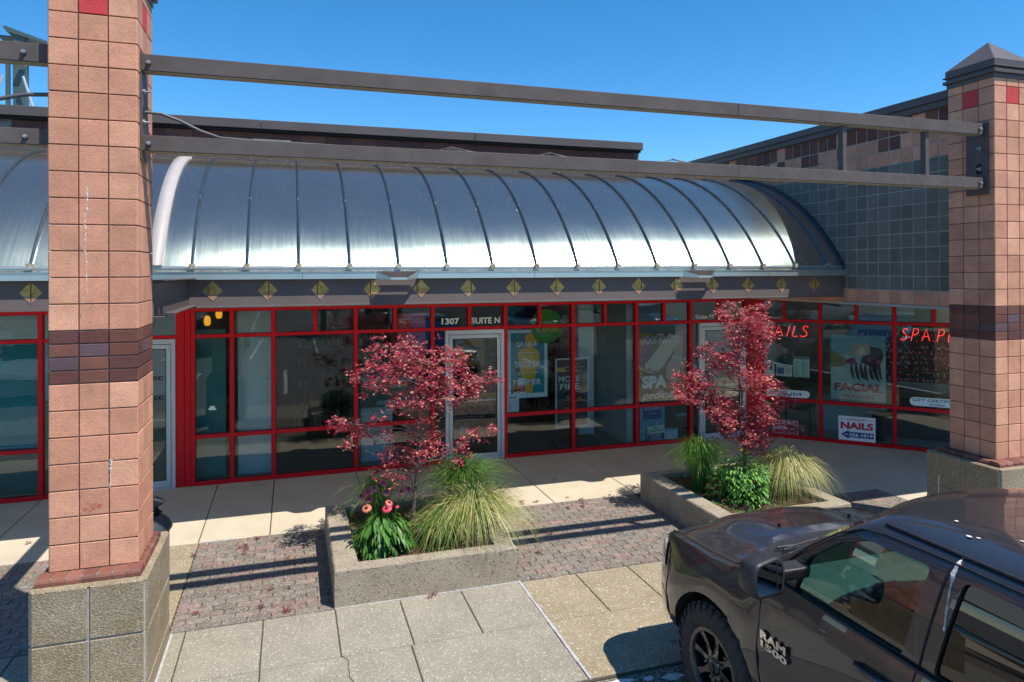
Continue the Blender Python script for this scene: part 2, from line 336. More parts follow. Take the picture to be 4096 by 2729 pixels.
# ---------------- tiled masonry
PINK = [(.66,.315,.195), (.70,.345,.215), (.63,.295,.185), (.73,.375,.235), (.67,.31,.195), (.60,.28,.17)]
MAR = [(.14,.046,.034), (.16,.056,.036), (.12,.042,.036), (.20,.075,.05)]
PLUM = [(.12,.07,.085), (.135,.08,.09)]
GREY = [(.145,.16,.135), (.165,.18,.15), (.13,.145,.125), (.18,.185,.155)]
REDT = [(.62,.05,.055)]
def tiles(mb, o, u, n, cols, rows, cf, gap=.0045, dep=.016, bev=.003, fixed=None):
    """tiles on a face: o origin, u horizontal unit vector, n outward normal; cols and rows are edge lists"""
    o = Vector(o); u = Vector(u); n = Vector(n); z = Vector((0, 0, 1))
    flip = u.cross(z).dot(n) < 0
    for j in range(len(rows)-1):
        for i in range(len(cols)-1):
            c = cf(i, j)
            if c is None: continue
            t = random.uniform(.93, 1.07); mb.col = tuple(k*t for k in c)
            a0, a1 = cols[i]+gap, cols[i+1]-gap; b0, b1 = rows[j]+gap, rows[j+1]-gap
            e = random.uniform(-.0012, .0012)
            base = [o+u*a0+z*b0, o+u*a1+z*b0, o+u*a1+z*b1, o+u*a0+z*b1]
            mid = [p+n*(dep-bev+e) for p in base]
            top = [o+u*(a0+bev)+z*(b0+bev)+n*(dep+e), o+u*(a1-bev)+z*(b0+bev)+n*(dep+e), o+u*(a1-bev)+z*(b1-bev)+n*(dep+e), o+u*(a0+bev)+z*(b1-bev)+n*(dep+e)]
            F = [(8, 9, 10, 11)]+[(k, (k+1) % 4, (k+1) % 4+4, k+4) for k in range(4)]+[(k+4, (k+1) % 4+4, (k+1) % 4+8, k+8) for k in range(4)]
            if flip: F = [tuple(reversed(f)) for f in F]
            mb.add(base+mid+top, F)
def pillar(X0, Y0, z0, label, plx, ply, seed, slots):
    random.seed(seed); w = .59; p = .1967
    T = thing('brick_pillar', label, 'pillar', (X0+w/2, Y0+w/2, 0), 'tiled pillars of the arcade')
    rows = [z0+p*k for k in range(8)]; rows[-1] = z0+p*7
    b0 = rows[-1]; rows += [b0+.0985*k for k in range(1, 5)]; b1 = rows[-1]; rows += [b1+p*k for k in range(1, 14)]; rows.append(5.47)
    # core of mortar, four tiled faces
    sh = MB(m_mort); d = .016
    sh.box(X0+d, X0+w-d, Y0+d, Y0+w-d, z0-.02, 5.46)
    sh.use(m_tile); cols = [0, p, 2*p, w]
    plum = {(0, 8), (2, 9), (1, 9)} if seed == 1 else {(0, 8), (1, 9), (2, 10)}
    def cf(i, j):
        if 7 <= j <= 10: return random.choice(PLUM) if ((i, j) in plum and random.random() < .8) else random.choice(MAR)
        if j == len(rows)-3 and i == 1: return REDT[0]
        return random.choice(PINK)
    tiles(sh, (X0, Y0+d, 0), (1, 0, 0), (0, -1, 0), cols, rows, cf)
    tiles(sh, (X0+w-d, Y0, 0), (0, 1, 0), (1, 0, 0), cols, rows, cf)
    tiles(sh, (X0+d, Y0, 0), (0, 1, 0), (-1, 0, 0), cols, rows, cf)
    tiles(sh, (X0, Y0+w-d, 0), (1, 0, 0), (0, 1, 0), cols, rows, cf)
    build('shaft', sh, T)
    # plinth of split blocks
    px0, px1 = plx; py0, py1 = ply; zt = z0-.052
    pl = MB(m_grout); pl.box(px0+.012, px1-.012, py0+.012, py1-.012, -.2, zt-.008)
    pl.use(m_plinth); zr = [-.2, zt-.79+.0, zt-.392, zt]; zr[1] = max(zr[1], .0) if zr[1] > -.1 else -.19
    zr = [-.2, zt-.785, zt-.39, zt]
    def blocks(mn, mx, fixedc, axis, outer):
        ct = [mn, (mn+mx)/2, mx]
        for j in range(3):
            for i in range(2):
                a0, a1 = ct[i]+(.007 if i else .0), ct[i+1]-(.007 if i == 0 else .0)
                if axis == 'x': pl.box(a0, a1, fixedc, fixedc+outer*.03, zr[j]+.006, zr[j+1]-.006)
                else: pl.box(fixedc, fixedc+outer*.03, a0, a1, zr[j]+.006, zr[j+1]-.006)
    blocks(px0+.022, px1-.022, py0, 'x', 1); blocks(px0+.022, px1-.022, py1-.03, 'x', 1)
    blocks(py0+.022, py1-.022, px0, 'y', 1); blocks(py0+.022, py1-.022, px1-.03, 'y', 1)
    pl.box(px0+.012, px1-.012, py0+.012, py1-.012, zt-.03, zt)
    build('plinth', pl, T, bevel=.006)
    # bullnose sill course
    so = MB(m_mort); e = .0; q = slots
    cx0, cx1, cy0, cy1 = X0-q[0], X0+w+q[1], Y0-q[2], Y0+w+q[3]
    so.box(cx0+.012, cx1-.012, cy0+.012, cy1-.012, zt, z0-.006)
    so.use(m_tile)
    def bull(a, b, c0, inward, horiz):
        prof = [(0, zt+.003), (0, zt+.028), (.012, zt+.045), (.03, zt+.052), (.12, z0+.004), (.12, zt+.003)]
        k = random.choice([(.20,.075,.05), (.23,.085,.055), (.17,.06,.045), (.25,.10,.07)]); sh_ = random.uniform(.85, 1.15); so.col = tuple(v*sh_ for v in k)
        n = len(prof)
        def P(t, pr): return (t, c0+inward*pr[0], pr[1]) if horiz else (c0+inward*pr[0], t, pr[1])
        fs = [list(range(n)), list(range(2*n-1, n-1, -1))]+[(i, i+n, (i+1) % n+n, (i+1) % n) for i in range(n)]
        so.add([P(a, pr) for pr in prof]+[P(b, pr) for pr in prof], fs)
    nb = 7
    for i in range(nb):
        xa = cx0+(cx1-cx0)*i/nb; xb = cx0+(cx1-cx0)*(i+1)/nb; bull(xa+.005, xb-.005, cy0, 1, True); bull(xa+.005, xb-.005, cy1, -1, True)
        ya = cy0+.10+(cy1-cy0-.2)*i/nb; yb = cy0+.10+(cy1-cy0-.2)*(i+1)/nb; bull(ya+.005, yb-.005, cx0, 1, False); bull(ya+.005, yb-.005, cx1, -1, False)
    build('sill_course', so, T, fixn=True)
    # metal cap: stepped neck and pyramid
    cp = MB(m_steel2); xc, yc = X0+w/2, Y0+w/2
    def ring(h, za, zb): cp.box(xc-h, xc+h, yc-h, yc+h, za, zb)
    ring(.305, 5.405, 5.46); ring(.335, 5.46, 5.498); ring(.308, 5.498, 5.53); ring(.335, 5.53, 5.548); ring(.315, 5.548, 5.62)
    cp.add([(xc-.315, yc-.315, 5.62), (xc+.315, yc-.315, 5.62), (xc+.315, yc+.315, 5.62), (xc-.315, yc+.315, 5.62), (xc, yc, 5.93)], [(0, 1, 4), (1, 2, 4), (2, 3, 4), (3, 0, 4)])
    build('cap', cp, T, bevel=.004)
    return T
PL = pillar(-1.70, 5.85, .982, 'tall pink tiled pillar at the left, with white drip marks and a wide concrete block base', (-1.775, -1.02), (5.655, 6.66), 1, (.055, .045, .13, .10))
PR = pillar(7.73, 5.87, .985, 'pink tiled pillar at the right edge with its pyramid metal cap in view', (7.565, 8.50), (5.70, 6.66), 2, (.10, .10, .12, .10))
random.seed(11)
# bird and paint marks on the left pillar
dm = MB(mat('white_streak', (.75, .74, .72), .8)); y = 5.8485
rr = random.Random(4)
for (x, za, zb, wd) in [(-1.452, 3.02, 3.34, .007), (-1.458, 3.30, 3.62, .010), (-1.447, 3.66, 3.82, .012), (-1.472, 2.75, 3.0, .004), (-1.30, 1.55, 1.78, .010), (-1.468, 1.04, 1.12, .004), (-1.295, 1.70, 1.77, .025)]:
    z = zb
    while z > za:
        h = rr.uniform(.008, .03); ww = wd*rr.uniform(.35, 1.2); xx = x+rr.uniform(-.004, .004)
        poly(dm, [(xx-ww/2, z), (xx+ww*.1, z-h), (xx+ww/2, z), (xx+ww*.2, z+h*.4)][::-1], y-.0005); z -= h*rr.uniform(.9, 1.6)
tag(build('bird_streak', dm, PL), 'thin broken white streaks down the front tiles')
gm = MB(mat('red_crayon', (.60, .06, .07), .7))
for k in range(26):
    a = Vector((-1.42+rr.uniform(-.06, .07), y-.0006, 1.44+rr.uniform(-.025, .025))); b = a+Vector((rr.uniform(-.03, .03), 0, rr.uniform(-.02, .02))); dd = (b-a).normalized()*.0012; nn = Vector((-dd.z, 0, dd.x))
    gm.add([a-nn, b-nn, b+nn, a+nn], [(0, 1, 2, 3)])
tag(build('scribble', gm, PL), 'faint red scribble on a lower tile')

# ---------------- side wall of blocks, with the building mass behind it
p = .1975
BW = thing('corner_building', 'shaded grey block and pink tile corner building overhanging the nail salon entrance', 'building', (11, 9, 0))
b = MB(m_grout); b.box(8.114, 14, 6.52, 22, 2.705, 5.30); build('wall_core', b, BW)
sw = MB(m_tile); rows = [2.70+p*k for k in range(14)]; rows[-1] = 5.30
ny = 25; cols = [p*k for k in range(ny+30)]
acc2 = {5, 6, 10, 13, 14, 17, 19, 20, 24, 25}
def cfw(i, j):
    if j == 0: return random.choice(PINK)
    if j <= 9 and i <= 40: return random.choice(GREY)
    if j == 12: return random.choice(MAR) if i % 7 != 3 else random.choice(PINK)
    if j == 11: return random.choice(MAR) if i in acc2 else random.choice(PINK)
    return random.choice(PINK)
tiles(sw, (8.116, 6.52, 0), (0, 1, 0), (-1, 0, 0), cols[:50], rows, cfw, gap=.007, dep=.007)
tiles(sw, (8.10, 6.536, 0), (1, 0, 0), (0, -1, 0), cols[:25], rows, lambda i, j: random.choice(MAR if j in (12,) else PINK), gap=.005)
build('tile_facing', sw, BW)
c = MB(m_steel2)
c.box(8.02, 14.1, 6.44, 22, 5.385, 5.495); c.box(8.05, 14.1, 6.47, 22, 5.30, 5.385)
build('coping', c, BW, bevel=.004)
c = MB(mat('soffit_paint', (.42, .40, .36), .9)); c.box(8.12, 14, 6.56, 11.3, 2.66, 2.70); build('soffit', c, BW)

# ---------------- main building mass: roof, parapet, interior shell
SH = thing('shop_building', 'long low shop building with dark metal coped parapet behind the polished vault', 'building', (2, 14, 0))
b = MB(mat('roof_membrane', (.25, .24, .23), .9)); b.box(-14, 8.10, 11.72, 22, 4.80, 4.95); build('roof', b, SH)
b = MB(m_mort); b.box(-14, 6.2, 11.55, 11.72, 4.7, 5.44); 
b.use(m_tile); tiles(b, (-3.8, 11.55, 0), (1, 0, 0), (0, -1, 0), [.1975*2*k for k in range(26)], [4.78, 4.98, 5.18, 5.38], lambda i, j: random.choice(MAR), gap=.005)
build('parapet_wall', b, SH)
b = MB(m_steel2)
for (x0, x1) in ((-14, -.45), (-.442, 3.0), (3.008, 6.22)): b.box(x0, x1, 11.42, 11.78, 5.42, 5.56)
b.use(m_dark); b.box(-14, 6.2, 11.47, 11.54, 5.38, 5.42)
build('parapet_coping', b, SH, bevel=.005)
b = MB(m_shelf); b.box(5.7, 6.18, 11.56, 11.75, 5.0, 5.36)
for k in range(14): b.use(m_steel); b.box(5.72+k*.033, 5.735+k*.033, 11.54, 11.56, 5.06, 5.34)
build('louvre_vent', b, SH)
b = MB(m_steel2); b.box(-14, 8.1, 11.02, 11.6, 4.80, 4.93); b.box(-14, 8.1, 11.10, 11.6, 4.93, 5.0)
for k in range(40):
    b.use(m_bolt); xx = -2.4+k*.26; b.box(xx, xx+.014, 11.012, 11.02, 4.87, 4.884)
build('wall_flashing', b, SH)
# walls and floor inside
b = MB(m_floor); b.box(-14, 14, 11.33, 20, -.3, .004); build('shop_floor', b, SH)
b = MB(m_wallin)
b.box(-14, 16, 19.9, 20.1, 0, 3.0); b.box(5.86, 5.98, 11.42, 19.9, 0, 3.0)
b.box(-1.62, -1.50, 11.40, 19.9, 0, 3.0)
b.box(15.9, 16.1, 6.6, 19.9, 0, 3.0)
build('interior_wall', b, SH)
b = MB(m_ceil); b.box(-14, 8.9, 11.36, 20, 2.78, 2.84); b.box(8.9, 16, 11.30, 20, 2.72, 2.76)
b.box(-14, 8.9, 11.30, 11.36, 2.72, 5.0); build('ceiling', b, SH)
# concrete base of nail salon floor inside the slanted front
b = MB(mat('salon_floor', (.30, .36, .33), .35, c2=(.36, .42, .38), scale=4))
b.add([(8.9, 11.03, .006), (14, 5.93, .006), (16, 5.93, .006), (16, 13, .006), (8.9, 13, .006)], [(0, 1, 2, 3, 4)]); build('salon_floor', b, SH)

# ---------------- vaulted canopy
CY, CZ, CR = 11.569, 1.335, 3.555
a_lo = math.atan2(3.245-CZ, 8.585-CY); a_hi = math.atan2(4.865-CZ, 11.125-CY)
NA = 22
def arc(r, k): a = a_lo+(a_hi-a_lo)*k/NA; return (CY+r*math.cos(a), CZ+r*math.sin(a))
VC = thing('vaulted_canopy', 'long polished metal barrel canopy over the shop fronts, with ribs and gold diamonds', 'canopy', (3.4, 9.8, 2.77))
ribs = [-1.072, -.489, .086, .677, 1.268, 1.879, 2.478, 3.084, 3.671, 4.27, 4.871, 5.469, 6.06, 6.636, 7.208, 7.801]
lribs = [-5.05, -4.45, -3.85, -3.25, -2.65, -2.05]
def panel(x0, x1, r=CR, m=m_vault):
    b = MB(m); b.smooth = True; NX = 5; th = .012; vs = []
    for k in range(NA+1):
        for i in range(NX+1):
            t = i/NX; puff = .006*math.sin(math.pi*t); y, z = arc(r+puff, k); vs.append((x0+(x1-x0)*t, y, z))
    n = NX+1
    b.add(vs, [(k*n+i, k*n+i+1, (k+1)*n+i+1, (k+1)*n+i) for k in range(NA) for i in range(NX)])
    b.smooth = False; b.use(m_clear); vs = []
    for k in range(NA+1):
        y, z = arc(r-th, k); vs += [(x0, y, z), (x1, y, z)]
    b.add(vs, [(2*k, 2*k+2, 2*k+3, 2*k+1) for k in range(NA)])
    return build('vault_panel', b, VC)
edges = lribs+[-1.53]
for a, b_ in zip(edges, edges[1:]): panel(a, b_)
edges = [-1.38]+ribs+[8.085]
for a, b_ in zip(edges, edges[1:]): panel(a, b_)
m_ribm = mat('rib_metal', (.10, .12, .13), .38, metal=.8, c2=(.16, .18, .19), scale=10)
def rib(x, w=.019, h=.034):
    b = MB(m_ribm); vs = []
    for k in range(NA+1):
        y0, z0 = arc(CR-.005, k); y1, z1 = arc(CR+h, k); y2, z2 = arc(CR+h*.6, k)
        vs += [(x-w, y0, z0), (x-w*.8, y2, z2), (x, y1, z1), (x+w*.8, y2, z2), (x+w, y0, z0)]
    b.add(vs, [(5*k+j, 5*k+j+1, 5*(k+1)+j+1, 5*(k+1)+j) for k in range(NA) for j in range(4)]+[(0, 4, 3, 2, 1)])
    y, z = arc(CR+.02, 0); b.use(m_rust); b.box(x-.03, x+.03, y-.035, y+.02, z-.04, z+.02)
    b.use(m_bolt); 
    for kk in (8,): y, z = arc(CR+h, kk); b.box(x-.008, x+.008, y-.01, y+.01, z-.012, z+.012)
    return build('vault_rib', b, VC)
for x in ribs+lribs[1:]: rib(x)
b = MB(mat('cover_strip_paint', (.40, .36, .34), .5, c2=(.44, .40, .38), scale=6)); b.smooth = True; vs = []
for k in range(NA+1):
    y, z = arc(CR+.03, k); y2, z2 = arc(CR-.01, k); vs += [(-1.535, y2, z2), (-1.53, y, z), (-1.38, y, z), (-1.375, y2, z2)]
b.add(vs, [(4*k+j, 4*k+j+1, 4*(k+1)+j+1, 4*(k+1)+j) for k in range(NA) for j in range(3)]); build('cover_strip', b, VC)
# end arch against the block wall
b = MB(m_ribm); vs = []
for k in range(NA+1):
    y0, z0 = arc(CR-.16, k); y1, z1 = arc(CR+.05, k); vs += [(8.03, y0, z0), (8.03, y1, z1), (8.098, y1, z1), (8.098, y0, z0)]
b.add(vs, [(4*k+j, 4*k+(j+1) % 4, 4*(k+1)+(j+1) % 4, 4*(k+1)+j) for k in range(NA) for j in range(4)]); build('end_arch', b, VC)
# spring rail and gutter
b = MB(m_alu); b.box(-5.05, 8.09, 8.565, 8.60, 3.228, 3.252)
b.use(m_gut); b.box(-5.05, 8.09, 8.575, 8.60, 3.106, 3.228)
b.use(m_rust); b.box(-5.05, 8.09, 8.555, 8.575, 3.190, 3.203)
build('spring_rail', b, VC)
gt = MB(m_gut)
segs = [(-5.05, -1.62), (-1.60, .12), (.124, .98), (1.488, 3.02), (3.024, 5.229), (5.74, 6.66), (6.664, 8.10)]
for (x0, x1) in segs:
    gt.box(x0, x1, 8.47, 8.475, 3.10, 3.182); gt.box(x0, x1, 8.475, 8.60, 3.10, 3.106); gt.box(x0, x1, 8.46, 8.475, 3.182, 3.188)
    gt.use(m_dark); gt.box(x0-.003, x0+.001, 8.4685, 8.4699, 3.10, 3.18); gt.use(m_gut)
gt.use(m_alu)
for k in range(16): x = -1.35+k*.6+random.uniform(-.1, .1); gt.box(x, x+.025, 8.475, 8.60, 3.184, 3.189)
GT = build('gutter', gt, VC)
def scupper(x0, x1):
    b = MB(m_gut); m0, m1 = x0+.155, x1-.155; ya, yb = 8.47, 8.30
    b.add([(x0, ya, 3.098), (m0, yb, 3.085), (m1, yb, 3.085), (x1, ya, 3.098), (x0, ya, 3.184), (m0, yb, 3.115), (m1, yb, 3.115), (x1, ya, 3.184)],
          [(0, 3, 2, 1), (0, 1, 5, 4), (1, 2, 6, 5), (2, 3, 7, 6), (4, 5, 1, 0), (7, 6, 2, 3)])
    b.use(m_steel); b.add([(x0+.01, ya, 3.10), (m0, yb+.004, 3.089), (m1, yb+.004, 3.089), (x1-.01, ya, 3.10)], [(0, 1, 2, 3)])
    b.box(x0+.02, x1-.02, 8.48, 8.485, 3.107, 3.18)
    build('scupper', b, GT)
scupper(.98, 1.488); scupper(5.229, 5.74)
# fascia beam with diamond inlays
m_fascia = mat('taupe_fascia_paint', (.145, .118, .112), .6, c2=(.17, .14, .133), scale=2, spec=.2); fb = MB(m_fascia); fb.box(-1.44, 8.09, 8.55, 8.60, 2.79, 3.098); fb.box(-1.44, 8.09, 8.56, 8.66, 2.77, 2.79); fb.box(-1.44, 8.09, 8.545, 8.55, 2.775, 2.795)
fb.box(-5.05, -1.62, 8.55, 8.60, 2.77, 3.098)
FB = build('fascia_beam', fb, VC, bevel=.006)
dx = [-2.641, -3.24, -3.84, -.856, -.265, .329, .94, 1.546, 2.15, 2.763, 3.365, 3.973, 4.573, 5.175, 5.765, 6.363, 6.951, 7.545]
m_copper = mat('copper_tile_edge', (.42, .20, .09), .5, c2=(.5, .25, .12), scale=10)
for x in dx:
    b = MB(m_gold); hw, hh = .106, .114; zc = 2.971
    b.add([(x-hw, 8.548, zc), (x, 8.548, zc-hh), (x+hw, 8.548, zc), (x, 8.548, zc+hh)], [(0, 1, 2, 3)])
    b.use(m_copper); k = .36; b.add([(x-hw*.62, 8.5465, zc-hh*.38), (x, 8.5465, zc-hh), (x+hw*.62, 8.5465, zc-hh*.38)], [(0, 1, 2)])
    b.use(m_dark); o = random.uniform(-.5, .5)*hw; b.box(x+o-.004, x+o+.004, 8.5455, 8.547, zc-hh*(1-abs(o)/hw)+.004, zc+hh*(1-abs(o)/hw)-.004)
    b.use(m_alu)
    for (s0, s1) in (((x-hw, zc), (x, zc-hh)), ((x, zc-hh), (x+hw, zc))): b.tube([(s0[0], 8.546, s0[1]), (s1[0], 8.546, s1[1])], .0015, 4)
    build('diamond_inlay', b, FB)
b = MB(m_bolt)
for z in (2.845, 3.06): b.cyl((-1.36, 8.55, z), (-1.36, 8.53, z), .014, 6)
build('bolt', b, FB)
# channels tying the pillar to the canopy
for (x, s) in ((-1.105, -1), (-1.70, 1)):
    b = MB(m_steel); b.box(x, x+s*.012, 6.44, 8.54, 2.80, 3.12); b.box(x-s*.0, x-s*.085, 6.44, 8.54, 2.80, 2.812); b.box(x, x-s*.085, 6.44, 8.54, 3.108, 3.12)
    lab = 'steel channel tying the left pillar to the canopy, on its door side' if s < 0 else 'steel channel behind the left pillar, on its outer side'
    solo('steel_channel', b, lab, 'channel', (x, 7.5, 2.8), bevel=.003)

# ---------------- pergola beams with bolts, brackets and posts
def hexbolt(x, y, z, parent):
    b = MB(m_steel); b.cyl((x, y, z), (x, y-.006, z), .022, 16); b.use(m_bolt); b.cyl((x, y-.006, z), (x, y-.024, z), .016, 6); b.cyl((x, y-.024, z), (x, y-.034, z), .009, 8); build('bolt', b, parent)
def beam(x0, x1, z0, z1, label, bolts):
    T = thing('steel_beam', label, 'beam', ((x0+x1)/2, 6.02, z0), 'pergola beams between the pillars')
    b = MB(m_steel); y0, y1 = 5.955, 6.08; cuts = [x0]+([x0+(x1-x0)*.62] if x1-x0 > 5 else [])+[x1]
    for a, c_ in zip(cuts, cuts[1:]): b.box(a+.0008, c_-.0008, y0, y1, z0+.008, z1)
    b.use(m_under); b.box(x0+.01, x1-.01, y0+.012, y1-.012, z0+.002, z0+.008)
    build('tube', b, T, bevel=.008)
    for x in bolts: hexbolt(x, y0, (z0+z1)/2+.0, T)
    return T
beam(-1.105, 7.66, 4.745, 4.88, 'upper long grey steel beam spanning between the two pillars against the sky', (-1.05, 7.61))
LB = beam(-1.105, 7.66, 4.12, 4.25, 'lower long grey steel beam spanning between the two pillars, in front of the canopy top', (-1.05, 7.61))
beam(-9.6, -1.712, 4.745, 4.89, 'upper grey steel beam end left of the left pillar', (-1.88,))
beam(-9.6, -1.712, 4.13, 4.255, 'lower grey steel beam end left of the left pillar', (-1.87,))
for x, lab in ((5.70, 'steel stub post between the two long beams, nearer the canopy'), (6.86, 'steel stub post between the two long beams, nearer the right pillar')):
    b = MB(m_steel); b.box(x-.028, x+.028, 5.99, 6.06, 4.25, 4.75); solo('stub_post', b, lab, 'post', (x, 6.02, 4.25), 'stub posts between the pergola beams', bevel=.003)
def bracket(x0, x1, lab):
    T = thing('steel_bracket', lab, 'bracket', (x0, 6.1, 4.0)); b = MB(m_steel)
    b.box(x0, x1, 5.93, 6.20, 4.06, 4.90); build('plate', b, T, bevel=.003)
    for z in (4.60, 4.36):
        for y in (6.02,):
            c_ = MB(m_bolt); s = 1 if lab.startswith('steel plate bolted to the door side') else -1; xe = x1 if s > 0 else x0
            c_.cyl((xe, y, z), (xe+s*.012, y, z), .022, 6); c_.cyl((xe+s*.012, y, z), (xe+s*.05, y, z), .009, 8); build('bolt', c_, T)
    c_ = MB(m_dark); c_.box((x1 if s > 0 else x0-.002), (x1+.002 if s > 0 else x0), 6.0, 6.07, 4.30 if s < 0 else 4.4, 4.42 if s < 0 else 4.48); build('slot', c_, T)
bracket(-1.108, -1.10, 'steel plate bolted to the door side of the left pillar'); bracket(7.70, 7.728, 'steel plate bolted to the shaded face of the right pillar')
# conduits
m_cond = mat('grey_conduit', (.10, .10, .105), .5)
b = MB(m_cond); pts = [(-1.09, 6.02, 4.44), (-.98, 6.04, 4.44), (-.85, 6.08, 4.40), (-.7, 6.1, 4.33), (-.55, 6.09, 4.28), (-.3, 6.07, 4.268), (-.05, 6.06, 4.268)]
b.tube(pts, .012, 8); b.tube([(-.3, 6.07, 4.268), (.0, 6.07, 4.268)], .017, 8); b.tube([(-.05, 6.06, 4.268), (.4, 6.06, 4.262)], .006, 6)
solo('flexible_conduit', b, 'grey flexible conduit dipping from the left pillar onto the lower long beam', 'cable', (-1.09, 6.02, 4.44), 'conduits on the pergola beams')
b = MB(m_cond); b.tube([(-1.72, 6.02, 4.53), (-1.9, 6.03, 4.52), (-2.1, 6.04, 4.47), (-2.3, 6.05, 4.45)], .016, 8); b.box(-2.42, -2.28, 6.0, 6.07, 4.38, 4.50)
solo('flexible_conduit', b, 'dark conduit and junction box on the lower beam left of the left pillar', 'cable', (-1.72, 6.02, 4.53), 'conduits on the pergola beams')
b = MB(m_cond); rr = random.Random(2)
for (x, n) in ((1.35, 3), (2.3, 2), (3.6, 4)):
    for k in range(n):
        b.tube([(x-.1+.2*k/n, 6.05, 4.26), (x+.02, 6.06, 4.285+rr.uniform(0, .015)), (x+.12+rr.uniform(0, .12), 6.05, 4.262)], .004, 5)
solo('loose_wire', b, 'loose grey wire ends lying along the lower long beam', 'cable', (2.3, 6.05, 4.26))

# ---------------- steel sign mast on the roof at the far left
T = thing('sign_mast', 'green grey steel mast with a slanted top frame behind the roof, far left', 'mast', (-6.3, 20, 5))
mg = mat('green_grey_steel', (.06, .10, .10), .5); b = MB(mg); b.box(-6.52, -6.24, 19.9, 20.1, 4.9, 8.6); b.box(-6.66, -6.58, 19.85, 19.95, 4.9, 8.5); build('post', b, T)
b = MB(mg); b.prism([(-6.68, 9.20), (-6.60, 9.20), (-5.75, 8.92), (-5.75, 8.85), (-6.60, 9.08)], 'y', 19.7, 20.3); b.box(-6.80, -6.1, 19.8, 20.2, 8.96, 9.0); b.box(-6.45, -6.2, 19.75, 19.85, 8.85, 9.02); build('top_frame', b, T)
b = MB(m_alu); b.tube([(-6.66, 19.7, 8.0), (-7.1, 19.7, 6.6)], .03, 6); b.tube([(-6.24, 19.7, 8.0), (-5.85, 19.7, 6.6)], .035, 6); b.box(-6.35, -6.22, 19.7, 19.85, 8.28, 8.34); build('brace', b, T)

# ---------------- red shop fronts
def front_bay(root, T, xl, xr, zs, splits, left=True, name='window', panes=True, zt=2.72):
    """one bay between mullion centres; T maps local x, depth, z to world"""
    h = .030; b = MB(m_red); b.T = T
    b.box(xl-h, xl+h, -.06, .05, 0, zt)
    x0, x1 = xl+h, xr-h
    b.box(x0, x1, -.055, .05, 0, .055); b.box(x0, x1, -.075, -.055, 0, .02)
    b.box(x0, x1, -.055, .05, 2.20, 2.252); b.box(x0, x1, -.055, .05, 2.595, zt)
    if zs: b.box(x0, x1, -.055, .05, zs[0], zs[1])
    for s in splits: b.box(s-.027, s+.027, -.055, .05, 2.252, 2.595)
    o = build(name, b, root, bevel=.003)
    cells = []
    if zs: cells += [(x0, x1, .055, zs[0]), (x0, x1, zs[1], 2.20)]
    else: cells += [(x0, x1, .055, 2.20)]
    e = [x0]+[v for s in splits for v in (s-.027, s+.027)]+[x1]
    for i in range(0, len(e), 2): cells.append((e[i], e[i+1], 2.252, 2.595))
    if panes:
        for (a, c_, z0, z1) in cells:
            g = MB(m_glass); g.T = T; ax, az = random.uniform(-.0025, .0025), random.uniform(-.002, .002)
            g.add([(a, -ax, z0), (c_, ax, z0), (c_, ax+az, z1), (a, -ax+az, z1)], [(0, 1, 2, 3)]); g.add([(a, .006-ax, z0), (c_, .006+ax, z0), (c_, .006+ax+az, z1), (a, .006-ax+az, z1)], [(0, 3, 2, 1)])
            build('pane', g, o)
            k = MB(m_black); k.T = T; w = .008
            for q in ((a, a+w, z0, z1), (c_-w, c_, z0, z1), (a+w, c_-w, z0, z0+w), (a+w, c_-w, z1-w, z1)): k.box(q[0], q[1], -.012, -.004, q[2], q[3])
            build('gasket', k, o)
    return o
def post(root, T, x0, x1, zt=2.72, name='post', ys=(-.06, .05)):
    b = MB(m_red); b.T = T; b.box(x0, x1, ys[0], ys[1], 0, zt); return build(name, b, root, bevel=.003)
